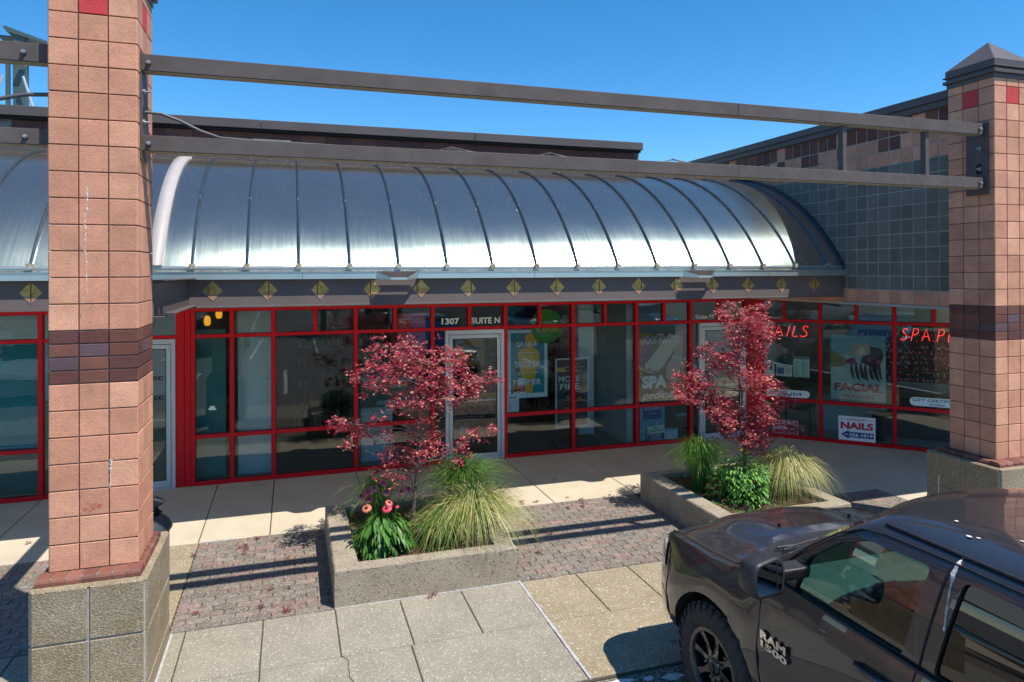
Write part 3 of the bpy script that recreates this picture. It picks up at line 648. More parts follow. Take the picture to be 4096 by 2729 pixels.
def door(root, T, x0, x1, handle_left=True, label=None):
    """aluminium door and its frame between x0 and x1"""
    b = MB(m_alu); b.T = T
    b.box(x0, x0+.055, -.07, .05, 0, 2.2); b.box(x1-.055, x1, -.07, .05, 0, 2.2); b.box(x0+.055, x1-.055, -.07, .05, 2.13, 2.2)
    b.use(m_dark); b.box(x0+.055, x0+.061, -.055, .04, 0, 2.13); b.box(x1-.061, x1-.055, -.055, .04, 0, 2.13); b.box(x0+.061, x1-.061, -.055, .04, 2.124, 2.13)
    b.use(m_alu); b.box(x0+.055, x1-.055, -.09, .05, -.005, .012)
    build('door_frame', b, root, bevel=.002)
    d = MB(m_alu); d.T = T; a, c_ = x0+.063, x1-.063
    d.box(a, a+.06, -.062, -.02, .014, 2.122); d.box(c_-.06, c_, -.062, -.02, .014, 2.122); d.box(a+.06, c_-.06, -.06, -.022, .014, .12); d.box(a+.06, c_-.06, -.06, -.022, 2.06, 2.122)
    D = build('door', d, root, bevel=.002)
    if label: D['label'] = label
    g = MB(m_glassd); g.T = T
    g.add([(a+.06, -.044, .12), (c_-.06, -.044, .12), (c_-.06, -.044, 2.06), (a+.06, -.044, 2.06)], [(0, 1, 2, 3)]); g.add([(a+.06, -.038, .12), (c_-.06, -.038, .12), (c_-.06, -.038, 2.06), (a+.06, -.038, 2.06)], [(0, 3, 2, 1)]); build('pane', g, D)
    k = MB(m_black); k.T = T
    for q in ((a+.06, a+.072, .12, 2.06), (c_-.072, c_-.06, .12, 2.06), (a+.072, c_-.072, .12, .132), (a+.072, c_-.072, 2.048, 2.06)): k.box(q[0], q[1], -.052, -.045, q[2], q[3])
    build('gasket', k, D)
    hx = a+.09 if handle_left else c_-.09; s = 1 if handle_left else -1
    h = MB(m_bolt); h.T = T; h.tube([(hx-s*.03, -.065, 1.26), (hx+s*.06, -.12, 1.27), (hx+s*.12, -.13, 1.18), (hx+s*.13, -.13, 1.06), (hx+s*.10, -.12, .98), (hx, -.065, .97)], .012, 8); build('handle', h, D)
    h = MB(m_alu); h.T = T; h.box(a+.06, c_-.06, -.01, .01, .99, 1.02); h.cyl((a+.03, -.064, .93), (a+.03, -.058, .93), .014, 12); build('push_bar', h, D)
    h = MB(m_bolt); h.T = T; h.box(c_-.03, c_+.012, -.07, -.06, 2.02, 2.12); h.box(c_-.02, c_+.012, -.075, -.06, .0, .08); build('hinge', h, D)
    return D
I = Matrix.Translation((0, 11.28, 0))
NF = thing('storefront', 'red framed glass shop front with the aluminium door numbered 1307', 'storefront', (2, 11.28, 0))
xs = [-.86, -.263, .976, 2.22]
post(NF, I, -1.63, -1.515); post(NF, I, -1.508, -1.435, name='post')
b = MB(m_dark); b.T = I; b.box(-1.515, -1.508, -.05, .04, 0, 2.72); b.box(-1.435, -1.4301, -.05, .04, 0, 2.72); build('joint', b, NF)
front_bay(NF, I, -1.40, -.86, (.695, .752), []); front_bay(NF, I, -.86, -.263, (.695, .752), [])
front_bay(NF, I, -.263, .976, (.695, .752), [.355]); front_bay(NF, I, .976, 2.22, (.695, .752), [1.60])
# sidelight and door bay
b = MB(m_red); b.T = I; b.box(2.19, 2.25, -.06, .05, 0, 2.72); b.box(2.25, 2.43, -.055, .05, 0, .055); b.box(2.25, 3.445, -.055, .05, 2.2, 2.252); b.box(2.25, 3.445, -.055, .05, 2.595, 2.72); b.box(2.82, 2.874, -.055, .05, 2.252, 2.595)
o = build('window', b, NF, bevel=.003)
for (a, c_, z0, z1) in ((2.25, 2.43, .055, 2.2), (2.25, 2.82, 2.252, 2.595), (2.874, 3.445, 2.252, 2.595)):
    g_ = MB(m_glass); g_.T = I; rect(g_, a, c_, z0, z1, 0); build('pane', g_, o)
door(NF, I, 2.43, 3.445)
front_bay(NF, I, 3.475, 4.725, (.695, .752), [4.10]); front_bay(NF, I, 4.725, 5.975, (.695, .752), [5.345])
# suite M and the slanted salon front
MF = thing('storefront', 'red framed glass front of the nail salon, turning a slanted corner', 'storefront', (9, 11.0, 0))
front_bay(MF, I, 5.975, 7.10, (.695, .752), [6.54])
b = MB(m_red); b.T = I; b.box(7.07, 7.13, -.06, .05, 0, 2.72); b.box(7.13, 7.27, -.055, .05, 0, .055); b.box(7.13, 8.29, -.055, .05, 2.2, 2.252); b.box(7.13, 8.29, -.055, .05, 2.595, 2.72); b.box(7.70, 7.754, -.055, .05, 2.252, 2.595)
o = build('window', b, MF, bevel=.003)
for (a, c_, z0, z1) in ((7.13, 7.27, .055, 2.2), (7.13, 7.70, 2.252, 2.595), (7.754, 8.29, 2.252, 2.595)):
    g_ = MB(m_glass); g_.T = I; rect(g_, a, c_, z0, z1, 0); build('pane', g_, o)
door(MF, I, 7.27, 8.285)
post(MF, I, 8.29, 8.44)
A45 = Matrix.Translation((8.64, 11.28, 0)) @ Matrix.Rotation(R(-45), 4, 'Z')
b = MB(m_red); b.box(8.44, 8.60, 11.22, 11.33, 0, 2.72); build('post', b, MF, bevel=.003)
post(MF, A45, -.06, .02)
for a, c_ in ((.02-.0, 1.09), (1.09, 2.297), (2.297, 3.50), (3.50, 4.70)):
    front_bay(MF, A45, a if a > .1 else .05, c_, (.70, .755), [(a+c_)/2+(.0 if a > .1 else -.09)])
post(MF, A45, 4.67, 4.73)
# left neighbour with blinds
LF = thing('storefront', 'red framed shop front at the far left, with closed blinds and a pale aluminium door', 'storefront', (-3, 11.28, 0))
front_bay(LF, I, -4.6, -3.36, (.66, .715), []); front_bay(LF, I, -5.85, -4.6, (.66, .715), [-5.2])
b = MB(m_red); b.T = I; b.box(-3.39, -3.33, -.06, .05, 0, 2.72); b.box(-2.66, -2.60, -.06, .05, 0, 2.72); b.box(-3.33, -2.66, -.055, .05, 2.2, 2.252); b.box(-3.33, -2.66, -.055, .05, 2.595, 2.72); b.box(-3.33, -2.66, -.055, .05, 0, .055); b.box(-2.60, -1.63, -.055, .05, 2.2, 2.252); b.box(-2.60, -1.63, -.055, .05, 2.595, 2.72)
o = build('window', b, LF, bevel=.003)
for (a, c_, z0, z1) in ((-3.33, -2.66, .055, 2.2), (-3.33, -2.66, 2.252, 2.595), (-2.60, -1.63, 2.252, 2.595)):
    g_ = MB(m_glass); g_.T = I; rect(g_, a, c_, z0, z1, 0); build('pane', g_, o)
dl = door(LF, I, -2.60, -1.635)
# ---------------- writing and posters on and behind the glass
def sheet(name, label, cat, T, loc, fn, group=None):
    b = MB(); b.T = T; fn(b); w = T @ Vector(loc)
    b.T = None; b.v = [tuple(Vector(v)) for v in b.v]
    return solo(name, b, label, cat, w, group)
WHT = (.62, .66, .64); TEAL = (.01, .22, .26)
pale = ink((.45, .60, .52))
def f(b): b.use(pale); text(b, '1307', 2.379, 2.679, 2.297, 2.404, -.004, .03)
sheet('door_number', 'pale street number lettering over the left half of the middle door', 'lettering', I, (2.53, 0, 2.3), f)
def f(b): b.use(pale); text(b, 'SUITE N', 2.891, 3.392, 2.297, 2.404, -.004, .03)
sheet('suite_lettering', 'pale capital lettering naming suite N over the middle door', 'lettering', I, (3.1, 0, 2.3), f)
def f(b): b.use(ink((.6, .58, .56))); text(b, 'Suite M', 7.225, 7.617, 2.273, 2.352, -.004, .02)
sheet('suite_lettering', 'white lettering naming suite M over the nail salon door', 'lettering', I, (7.4, 0, 2.3), f)
def f(b): b.use(ink((.02, .02, .02))); text(b, 'PLEASE', -2.26, -1.80, 1.60, 1.66, -.05, .03); text(b, 'CLOSE', -2.22, -1.80, 1.31, 1.37, -.05, .03)
sheet('door_lettering', 'black capital lettering on the pale glass door beside the left pillar', 'lettering', I, (-1.98, 0, 1.4), f)
def f(b):
    b.use(ink((.50, .02, .03))); rect(b, 1.65, 2.117, 1.50, 2.49, .04)
    b.use(ink(WHT)); text(b, 'UNBREAKABLE', 1.68, 2.09, 2.385, 2.42, .038, .01, .3); text(b, 'PERFORMANCE', 1.68, 2.09, 2.345, 2.362, .038)
    b.use(ink((.55, .05, .06)))
    for x in (1.72, 1.84, 1.98): rect(b, x-.04, x+.055, 2.02, 2.19, .038)
    b.use(ink((.7, .7, .7)))
    for x in (1.72, 1.84, 1.98): rect(b, x-.035, x+.05, 2.19, 2.225, .038)
    b.use(ink((.08, .01, .01)))
    for x in (1.72, 1.84, 1.98): rect(b, x-.02, x+.035, 2.08, 2.14, .037)
    b.use(ink(WHT)); text(b, 'SALES SUPPORT', 1.70, 1.88, 1.945, 1.965, .038); text(b, 'MVP', 1.9, 2.06, 1.94, 2.0, .038, .02)
sheet('poster', 'red poster of tubs hanging in the window left of the middle door', 'poster', I, (1.88, .04, 1.5), f)
def f(b):
    b.use(ink((.05, .07, .08))); rect(b, 1.05, 1.98, .98, 1.62, .08)
    b.use(ink((.35, .5, .5))); text(b, 'SUPPORT OUR HEROES', 1.10, 1.9, 1.38, 1.45, .078); text(b, 'IN THE COMMUNITY', 1.15, 1.8, 1.28, 1.33, .078); text(b, 'DONATE NOW', 1.32, 1.65, 1.03, 1.08, .078); rect(b, 1.32, 1.65, 1.015, 1.022, .078)
sheet('poster', 'dark donation poster behind the crown of the left maple', 'poster', I, (1.5, .08, .98), f)
def f(b):
    b.use(ink((.45, .58, .60))); rect(b, 3.545, 4.275, .985, 2.17, .05); b.use(ink((.0, .20, .24))); rect(b, 3.60, 4.215, 1.065, 2.115, .048)
    b.use(ink((.55, .30, .01))); disc(b, 3.98, 1.99, .12, .046); disc(b, 3.93, 1.70, .20, .046, ry=.18); poly(b, [(3.74, 1.62), (4.1, 1.62), (3.98, 1.07), (3.86, 1.07)], .045)
    b.use(ink((.55, .20, .02))); disc(b, 3.94, 1.53, .15, .044, ry=.07); b.use(ink((.65, .36, .05))); disc(b, 3.94, 1.53, .12, .043, ry=.05)
    b.use(ink((.02, .16, .04)))
    for k in range(5): poly(b, [(3.78, 1.47), (3.64+.02*k, 1.56-.05*k), (3.70, 1.46-.03*k)], .044)
    b.use(ink(WHT)); text(b, 'GRAB A', 3.70, 4.08, 1.87, 1.96, .042, .03); rect(b, 3.72, 4.10, 1.765, 1.777, .042); text(b, 'TASTE OF', 3.66, 4.13, 1.52, 1.62, .042, .03); rect(b, 3.72, 4.10, 1.415, 1.428, .042); text(b, 'SUMMER', 3.66, 4.15, 1.21, 1.31, .042, .03)
sheet('poster', 'teal summer drink poster in a pale border right of the middle door', 'poster', I, (3.9, .05, .98), f)
def f(b):
    b.use(ink((.6, .64, .6))); rect(b, 3.635, 3.86, 1.055, 1.34, .02); b.use(ink((.42, .02, .03))); rect(b, 3.64, 3.855, 1.10, 1.215, .0185); b.use(ink((.02, .02, .02))); rect(b, 3.64, 3.72, 1.31, 1.335, .018)
    b.use(ink((.035, .02, .015))); disc(b, 3.685, 1.245, .032, .018, ry=.05); b.use(ink((.50, .28, .18))); disc(b, 3.688, 1.252, .019, .017, ry=.027)
    b.use(ink((.36, .02, .03))); poly(b, [(3.645, 1.09), (3.75, 1.09), (3.735, 1.17), (3.70, 1.21), (3.67, 1.21), (3.645, 1.17)], .017); b.use(ink((.50, .28, .18))); poly(b, [(3.65, 1.085), (3.75, 1.10), (3.745, 1.12), (3.65, 1.105)], .016)
    b.use(ink((.7, .68, .66))); text(b, 'BE A COACH', 3.73, 3.85, 1.19, 1.21, .017); text(b, '97211', 3.775, 3.84, 1.115, 1.135, .017); text(b, 'GNC', 3.79, 3.85, 1.07, 1.087, .017, .02)
sheet('flyer', 'small white and red recruiting flyer taped over the summer drink poster', 'flyer', I, (3.75, .02, 1.05), f)
def f(b):
    b.use(ink((.45, .60, .60))); rect(b, 3.513, 3.733, .76, 1.051, .016); b.use(ink((.04, .05, .06))); text(b, 'GNC', 3.55, 3.70, .99, 1.025, .0145, .05); b.use(ink((.15, .2, .22))); text(b, 'LIVE WELL', 3.55, 3.70, .97, .98, .0145); text(b, 'Hours of Operation', 3.56, 3.69, .945, .957, .0145)
    for k, d in enumerate(('MONDAY', 'TUESDAY', 'WEDNESDAY', 'THURSDAY', 'FRIDAY', 'SATURDAY', 'SUNDAY')):
        b.use(ink((.05, .06, .08))); text(b, d, 3.545, 3.60+.008*(len(d) > 7), .915-k*.0205, .927-k*.0205, .0145, .02); b.use(ink((.3, .4, .42))); text(b, '10 AM - 8 PM', 3.635, 3.705, .915-k*.0205, .926-k*.0205, .0145)
sheet('hours_sign', 'small pale opening hours sheet low on the glass beside the middle door', 'sign', I, (3.62, .016, .76), f)
def f(b):
    b.use(ink((.015, .22, .02))); disc(b, 4.263, 2.22, .30, .03, 48); b.use(ink((.55, .42, .02))); text(b, 'FLAVORS', 4.06, 4.49, 2.12, 2.19, .028, .03); text(b, 'ICONIC', 4.10, 4.44, 2.235, 2.27, .028, .03); b.use(ink((.3, .5, .3))); text(b, 'GNC PRESENTS', 4.13, 4.37, 2.285, 2.305, .028)
sheet('window_decal', 'round green flavors decal spanning the red transom right of the middle door', 'decal', I, (4.263, .03, 1.92), f)
# sign board on a stand
T = thing('sign_board', 'black and white framed advertising board on a low base inside the middle shop', 'sign', (4.86, 11.75, 0))
b = MB(ink((.45, .50, .50))); Tb = Matrix.Translation((0, 11.78, 0)); b.T = Tb
for q in ((4.60, 4.63, .30, 1.58), (5.24, 5.275, .30, 1.58), (4.63, 5.24, .30, .335), (4.63, 5.24, 1.55, 1.58)): b.box(q[0], q[1], 0, .03, q[2], q[3])
build('frame', b, T)
b = MB(ink((.07, .075, .08))); b.T = Tb; rect(b, 4.63, 5.24, .335, 1.55, .02); b.use(ink((.45, .33, .05))); rect(b, 4.63, 4.80, 1.33, 1.41, .018)
b.use(ink(WHT)); text(b, 'MORE', 4.67, 5.09, 1.14, 1.25, .018, .02); text(b, 'FIRE.', 4.70, 5.12, 1.0, 1.11, .018, .02); text(b, 'NEW FROM BEYOND RAW', 4.80, 5.20, 1.40, 1.42, .018); text(b, 'MORE FOCUS. MORE FUEL.', 4.70, 5.15, 1.33, 1.35, .017); text(b, 'IGNITE YOUR PERFECT PHYSIQUE', 4.68, 5.21, .47, .49, .018)
for (x, z) in ((4.86, .88), (5.08, .84), (4.83, .66)):
    b.use(ink((.02, .02, .025))); rect(b, x-.07, x+.07, z-.13, z+.06, .016); b.use(ink((.6, .25, .02))); rect(b, x-.05, x+.05, z-.02, z+.01, .014); b.use(ink((.5, .5, .5))); text(b, 'BURN MF', x-.05, x+.05, z-.05, z-.03, .014)
build('board', b, T)
b = MB(ink((.05, .06, .06))); b.prism([(11.5, .006), (12.0, .006), (11.98, .10), (11.85, .13), (11.55, .06)], 'x', 4.55, 5.36); build('base', b, T)
# foot massage poster
def f(b):
    Y = .02
    b.use(ink((.13, .07, .035))); rect(b, 6.071, 6.98, .765, 2.035, Y); b.use(ink((.33, .20, .05))); poly(b, [(6.071, 2.035), (6.071, 1.0), (6.11, 1.05), (6.17, 1.9), (6.35, 2.035)], Y-.001); b.use(ink((.045, .02, .015))); poly(b, [(6.071, .765), (6.5, .765), (6.25, 1.1), (6.071, 1.2)], Y-.001)
    b.use(ink((.30, .22, .13))); poly(b, [(6.8, 2.035), (6.98, 2.035), (6.98, 1.2), (6.9, 1.5)], Y-.001)
    b.use(ink((.30, .03, .20)))
    for (x, z, r) in ((6.17, 1.76, .07), (6.14, 1.62, .06), (6.22, 1.86, .05), (6.12, 1.5, .05), (6.25, 1.68, .05), (6.5, .95, .06), (6.78, .90, .07), (6.45, 2.0, .04)): disc(b, x, z, r, Y-.002, 9)
    b.use(ink((.45, .10, .32)))
    for (x, z, r) in ((6.18, 1.73, .035), (6.15, 1.58, .03), (6.24, 1.83, .025)): disc(b, x, z, r, Y-.003, 7)
    sk = ink((.52, .42, .31)); sk2 = ink((.42, .32, .22)); nail = ink((.62, .50, .42))
    b.use(sk2); poly(b, [(6.86, 1.95), (6.97, 1.95), (6.94, 1.45), (6.90, 1.28), (6.84, 1.18), (6.74, 1.16), (6.64, 1.24), (6.60, 1.36), (6.68, 1.50), (6.78, 1.65)], Y-.003)
    for i, (x, z) in enumerate(((6.62, 1.235), (6.665, 1.20), (6.71, 1.175), (6.755, 1.16), (6.81, 1.165))): b.use(sk2); disc(b, x, z, .026-.002*(4-i) , Y-.0035, 10, ry=.045); b.use(nail); disc(b, x, z-.026, .010, Y-.004, 8)
    b.use(sk); poly(b, [(6.68, 2.02), (6.86, 1.95), (6.84, 1.78), (6.72, 1.64), (6.60, 1.48), (6.52, 1.38), (6.42, 1.36), (6.30, 1.39), (6.22, 1.45), (6.24, 1.53), (6.36, 1.66), (6.48, 1.80), (6.58, 1.93)], Y-.005)
    for i, (x, z, r) in enumerate(((6.215, 1.44, .045), (6.29, 1.395, .03), (6.345, 1.375, .028), (6.40, 1.36, .026), (6.45, 1.36, .024))): b.use(sk); disc(b, x, z, r, Y-.0055, 10, ry=r*1.6); b.use(nail); disc(b, x-.006, z-r*.9, r*.45, Y-.006, 8)
    b.use(ink(WHT)); text(b, 'FOOT MASSAGE', 6.143, 6.907, 1.835, 1.975, Y-.008, .02); text(b, 'SPA', 6.104, 6.626, 1.02, 1.255, Y-.008, .06); text(b, 'pedicure', 6.10, 6.90, .79, .97, Y-.008, 0, .5)
sheet('poster', 'large foot massage spa poster in the window right of the white column', 'poster', I, (6.5, .02, .76), f)
T = thing('drinks_cooler', 'blue fronted bottled water cooler low behind the solicitor notices', 'cooler', (6.35, 11.4, 0))
def f(b):
    b.use(ink((.10, .28, .36))); rect(b, 6.085, 6.60, .06, .74, .06); b.use(ink((.01, .05, .18))); rect(b, 6.15, 6.54, .44, .69, .058); b.use(ink((.05, .20, .33)))
    for k in range(22): x = random.uniform(6.1, 6.58); z = random.uniform(.08, .70); disc(b, x, z, random.uniform(.008, .022), .057, 6, ry=random.uniform(.01, .04))
    b.use(ink((.30, .55, .62)))
    for k in range(30): x = random.uniform(6.1, 6.58); z = random.uniform(.08, .44); disc(b, x, z, random.uniform(.004, .012), .0565, 6, ry=random.uniform(.01, .03))
    b.use(ink(WHT)); text(b, 'AQUAFINA', 6.17, 6.52, .60, .675, .056, .01); b.use(ink((.2, .4, .6))); text(b, 'pure water', 6.24, 6.46, .53, .56, .056, 0, .3)
b = MB(); b.T = I; f(b); build('front_panel', b, T)
b = MB(m_shelf); b.box(6.085, 6.60, 11.345, 11.9, .01, .76); build('cabinet', b, T)
def rsheet(cx, cz, w, h, ang): return A_ @ Matrix.Translation((cx, 0, cz)) @ Matrix.Rotation(ang, 4, 'Y')
A_ = I
b = MB(); b.T = rsheet(6.39, .185, 1, 1, R(-2.5)); b.use(ink((.50, .54, .42))); rect(b, -.18, .18, -.145, .145, .015); b.use(ink((.02, .04, .18))); rect(b, -.172, .172, -.138, -.0, .0135)
b.use(ink((.02, .03, .12))); text(b, 'NO', -.04, .04, .085, .122, .013, .02); text(b, 'SOLICITORS', -.14, .14, .035, .070, .013, .01); b.use(ink((.6, .62, .6))); text(b, 'PROHIBIDA', -.125, .125, -.045, -.012, .012, .01); text(b, 'LA VENTA', -.10, .10, -.085, -.054, .012, .01); text(b, 'AMBULANTE', -.14, .14, -.127, -.096, .012, .01)
b.T = None; solo('notice', b, 'cream and navy no solicitors notice leaning at the foot of the window', 'sign', (6.39, 11.29, .05))
b = MB(); b.T = rsheet(6.71, .155, 1, 1, R(2.5)); b.use(ink((.30, .50, .52))); rect(b, -.135, .135, -.10, .10, .015); b.use(ink((.05, .12, .2))); text(b, 'BUSINESS HOURS', -.11, .11, .068, .088, .0135)
for k in range(7): b.use(ink((.62, .68, .68))); rect(b, -.11, .115, .043-k*.021, .058-k*.021, .0138); b.use(ink((.05, .1, .16))); text(b, ('MON', 'TUE', 'WED', 'THU', 'FRI', 'SAT', 'SUN')[k], -.105, -.07, .046-k*.021, .055-k*.021, .0125); text(b, '9:30   7:30', .0, .09, .046-k*.021, .055-k*.021, .0125)
b.T = None; solo('notice', b, 'small pale blue business hours card leaning beside the no solicitors notice', 'sign', (6.71, 11.29, .05))
def f(b): b.use(ink((.25, .32, .32))); rect(b, 6.83, 7.035, .465, .525, .012); b.use(ink((.04, .06, .06))); text(b, 'NO RESTROOM', 6.85, 7.015, .483, .508, .011)
sheet('notice', 'thin grey restroom notice strip beside the red mullion left of suite M door', 'sign', I, (6.93, .012, .465), f)
def f(b):
    b.use(ink((.35, .5, .5))); rect(b, 7.14, 7.255, 1.20, 1.42, .012); b.use(ink((.5, .15, .05))); disc(b, 7.175, 1.36, .022, .011); b.use(ink((.55, .35, .05))); disc(b, 7.205, 1.36, .022, .0105); b.use(ink((.03, .08, .25))); rect(b, 7.155, 7.24, 1.27, 1.315, .011); rect(b, 7.155, 7.24, 1.215, 1.25, .011)
    b.use(ink(WHT)); text(b, 'VISA', 7.165, 7.23, 1.28, 1.305, .010, .02)
sheet('card_decal', 'small card payment decals on the narrow glass left of suite M door', 'decal', I, (7.2, .012, 1.2), f)
# papers on the slanted salon glass
def f(b): b.use(ink((.45, .56, .54))); rect(b, .051, .28, 1.158, 1.442, .014); b.use(ink((.02, .05, .1))); disc(b, .12, 1.37, .016, .0125); disc(b, .21, 1.37, .016, .0125); rect(b, .09, .15, 1.26, 1.345, .0125); rect(b, .18, .24, 1.26, 1.345, .0125); text(b, '6 FT', .13, .20, 1.175, 1.2, .012, .02)
sheet('paper_notice', 'pale distancing notice on the salon glass, leftmost of three papers', 'notice', A45, (.16, .014, 1.16), f)
def f(b):
    b.use(ink((.55, .62, .62))); rect(b, .311, .594, 1.158, 1.377, .014); b.use(ink((.03, .12, .25))); rect(b, .325, .45, 1.20, 1.32, .0125); b.use(ink((.2, .35, .45))); disc(b, .387, 1.26, .045, .0115, 20); b.use(ink((.03, .08, .2))); disc(b, .387, 1.26, .033, .0108, 20); b.use(ink((.5, .10, .05))); disc(b, .525, 1.265, .05, .0125, 20); b.use(ink((.6, .62, .62))); disc(b, .525, 1.265, .04, .0115, 20); b.use(ink((.03, .06, .1))); rect(b, .505, .515, 1.24, 1.285, .0105); rect(b, .535, .545, 1.24, 1.285, .0105); text(b, 'Going out? Stay apart', .37, .54, 1.34, 1.355, .0125)
sheet('paper_notice', 'white paper with two round pictures on the salon glass, middle of three', 'notice', A45, (.45, .014, 1.16), f)
def f(b):
    b.use(ink((.42, .56, .48))); rect(b, .619, .901, 1.159, 1.544, .014); b.use(ink((.02, .20, .22))); rect(b, .625, .895, 1.50, 1.538, .0125); b.use(ink((.5, .6, .5))); text(b, 'PROTECT YOURSELF', .69, .88, 1.51, 1.525, .011)
    for k in range(5):
        for s in (0, 1): b.use(ink([(.02, .22, .24), (.35, .42, .10)][(k+s) % 2])); rect(b, .64+s*.13, .68+s*.13, 1.44-k*.06, 1.46-k*.06, .0125); b.use(ink((.25, .38, .36))); rect(b, .64+s*.13, .74+s*.13, 1.415-k*.06, 1.43-k*.06, .0125)
    b.use(ink((.5, .5, .08))); rect(b, .76, .89, 1.205, 1.215, .0125)
sheet('paper_notice', 'tall green tinted paper on the salon glass, rightmost of three', 'notice', A45, (.76, .014, 1.16), f)
def pill(b, x0, x1, z0, z1, y):
    r = (z1-z0)/2; pts = []
    for i in range(13): a = math.pi/2+math.pi*i/12; pts.append((x0+r+r*math.cos(a), (z0+z1)/2+r*math.sin(a)))
    for i in range(13): a = -math.pi/2+math.pi*i/12; pts.append((x1-r+r*math.cos(a), (z0+z1)/2+r*math.sin(a)))
    poly(b, pts, y)
def f(b): b.use(ink((.50, .60, .58))); pill(b, .12, .905, .768, .905, -.003); b.use(ink((.02, .05, .16))); text(b, '503-256-1019', .18, .76, .80, .868, -.004, .03)
sheet('phone_sticker', 'pale oval phone number sticker on the salon glass behind the right maple', 'decal', A45, (.5, 0, .77), f)
def f(b): b.use(ink((.42, .58, .60))); pill(b, 2.532, 3.45, .785, .935, -.003); b.use(ink((.02, .05, .16))); text(b, 'GIFT CERTIFICATE', 2.57, 3.38, .865, .915, -.004, .02); text(b, 'Available', 2.82, 3.06, .80, .85, -.004, 0, .4)
sheet('gift_sticker', 'pale oval gift certificate sticker low on the salon glass by the right pillar', 'decal', A45, (3.0, 0, .785), f)
def f(b):
    b.use(ink((.36, .03, .04))); rect(b, .24, .70, .06, .33, -.003); b.use(ink((.6, .55, .55)))
    for q in ((.25, .69, .315, .321), (.25, .69, .069, .075), (.25, .256, .075, .315), (.684, .69, .075, .315)): rect(b, q[0], q[1], q[2], q[3], -.004)
    text(b, 'NO PUBLIC', .265, .675, .235, .295, -.004, .02); text(b, 'RESTROOM', .265, .675, .145, .205, -.004, .02); text(b, 'Thank You', .50, .66, .09, .12, -.004, .01)
sheet('restroom_sign', 'red no public restroom sign low on the salon glass behind the right maple', 'sign', A45, (.47, 0, .06), f)
def f(b):
    b.use(ink((.48, .62, .66))); b.box(1.389, 1.994, -.022, -.016, .062, .504); b.use(ink((.40, .02, .05))); text(b, 'GATEWAY', 1.53, 1.86, .425, .47, -.024); text(b, 'NAILS', 1.425, 1.96, .27, .40, -.024, .05); rect(b, 1.425, 1.51, .445, .451, -.024); rect(b, 1.88, 1.965, .445, .451, -.024)
    b.use(ink((.01, .04, .20))); poly(b, [(1.43, .17), (1.56, .09), (1.56, .12), (1.965, .12), (1.965, .22), (1.56, .22), (1.56, .25)], -.024); b.use(ink((.62, .72, .76))); text(b, '503-', 1.485, 1.555, .155, .182, -.026); text(b, '256-1019', 1.565, 1.95, .14, .20, -.026, .03)
sheet('nail_sign', 'white nails sign with a navy arrow standing at the foot of the salon window', 'sign', A45, (1.69, -.02, .06), f)
def f(b):
    Y = .02
    b.use(ink((.33, .45, .43))); rect(b, 1.264, 2.162, .80, 1.985, Y); b.use(ink((.15, .30, .32))); rect(b, 1.264, 2.162, 1.62, 1.985, Y-.001); b.use(ink((.20, .36, .40))); poly(b, [(1.264, 1.85), (1.7, 1.88), (1.7, 1.66), (1.45, 1.60), (1.264, 1.60)], Y-.002)
    b.use(ink((.30, .21, .10))); poly(b, [(1.264, 1.72), (1.40, 1.64), (1.52, 1.55), (1.50, 1.42), (1.30, 1.38), (1.264, 1.40)], Y-.003)
    b.use(ink((.42, .32, .26))); poly(b, [(1.55, 1.66), (1.60, 1.72), (1.61, 1.80), (1.66, 1.82), (1.72, 1.83), (1.76, 1.86), (1.79, 1.83), (1.86, 1.84), (1.92, 1.80), (1.95, 1.74), (1.90, 1.66), (1.80, 1.62), (1.66, 1.60)], Y-.004)
    b.use(ink((.05, .03, .03))); poly(b, [(1.90, 1.80), (2.10, 1.76), (2.13, 1.60), (2.05, 1.40), (1.98, 1.30), (1.88, 1.45), (1.75, 1.50), (1.80, 1.62), (1.92, 1.66)], Y-.005)
    for k in range(7): x = 1.60+k*.075; poly(b, [(x, 1.48), (x+.02, 1.48), (x+.06+.02*(k % 3), 1.18-.04*(k % 2)), (x+.02, 1.22), (x-.015, 1.34)], Y-.005)
    b.use(ink((.35, .04, .18)))
    for (x, z, r) in ((1.62, 1.52, .07), (1.55, 1.50, .05), (1.90, 1.55, .05), (1.93, 1.40, .04), (2.05, 1.52, .045), (1.68, 1.46, .04)):
        for k in range(5): a = k*1.257; disc(b, x+r*.5*math.cos(a), z+r*.5*math.sin(a), r*.42, Y-.007-.0003*k, 8)
    b.use(ink((.30, .04, .06))); text(b, 'FACIAL', 1.317, 2.128, .96, 1.11, Y-.011, .05); b.use(ink((.45, .13, .08))); text(b, 'WAXING', 1.465, 1.976, .835, .905, Y-.011, .02)
sheet('poster', 'large facial waxing poster of a reclining dark haired woman in the salon window', 'poster', A45, (1.7, .02, .8), f)
# neon lettering
m_neon = mat('red_neon', (.6, .05, .04), .4, emit=(1, .03, .02), es=1.1)
G = {'N': [[(0, 0), (.28, 1), (.62, 0), (.92, 1)]], 'A': [[(0, 0), (.45, 1), (.78, 0)], [(.2, .38), (.66, .38)]], 'I': [[(.1, 0), (.4, 1)]], 'L': [[(.3, 1), (.02, .12), (.1, 0), (.55, .05)]],
     'S': [[(.78, .88), (.55, 1), (.32, .92), (.26, .74), (.42, .58), (.62, .42), (.6, .18), (.38, .02), (.1, .04), (0, .14)]], 'P': [[(0, 0), (.28, 1), (.62, 1), (.76, .84), (.66, .6), (.42, .48), (.16, .48)]], '.': [[(.05, 0), (.07, .05)]], 'E': [[(.7, 1), (.28, 1), (.1, .5), (0, .05), (.1, 0), (.5, 0)], [(.12, .52), (.5, .52)]],
     'D': [[(0, 0), (.28, 1), (.6, .95), (.75, .6), (.6, .15), (.3, 0), (0, 0)]]}
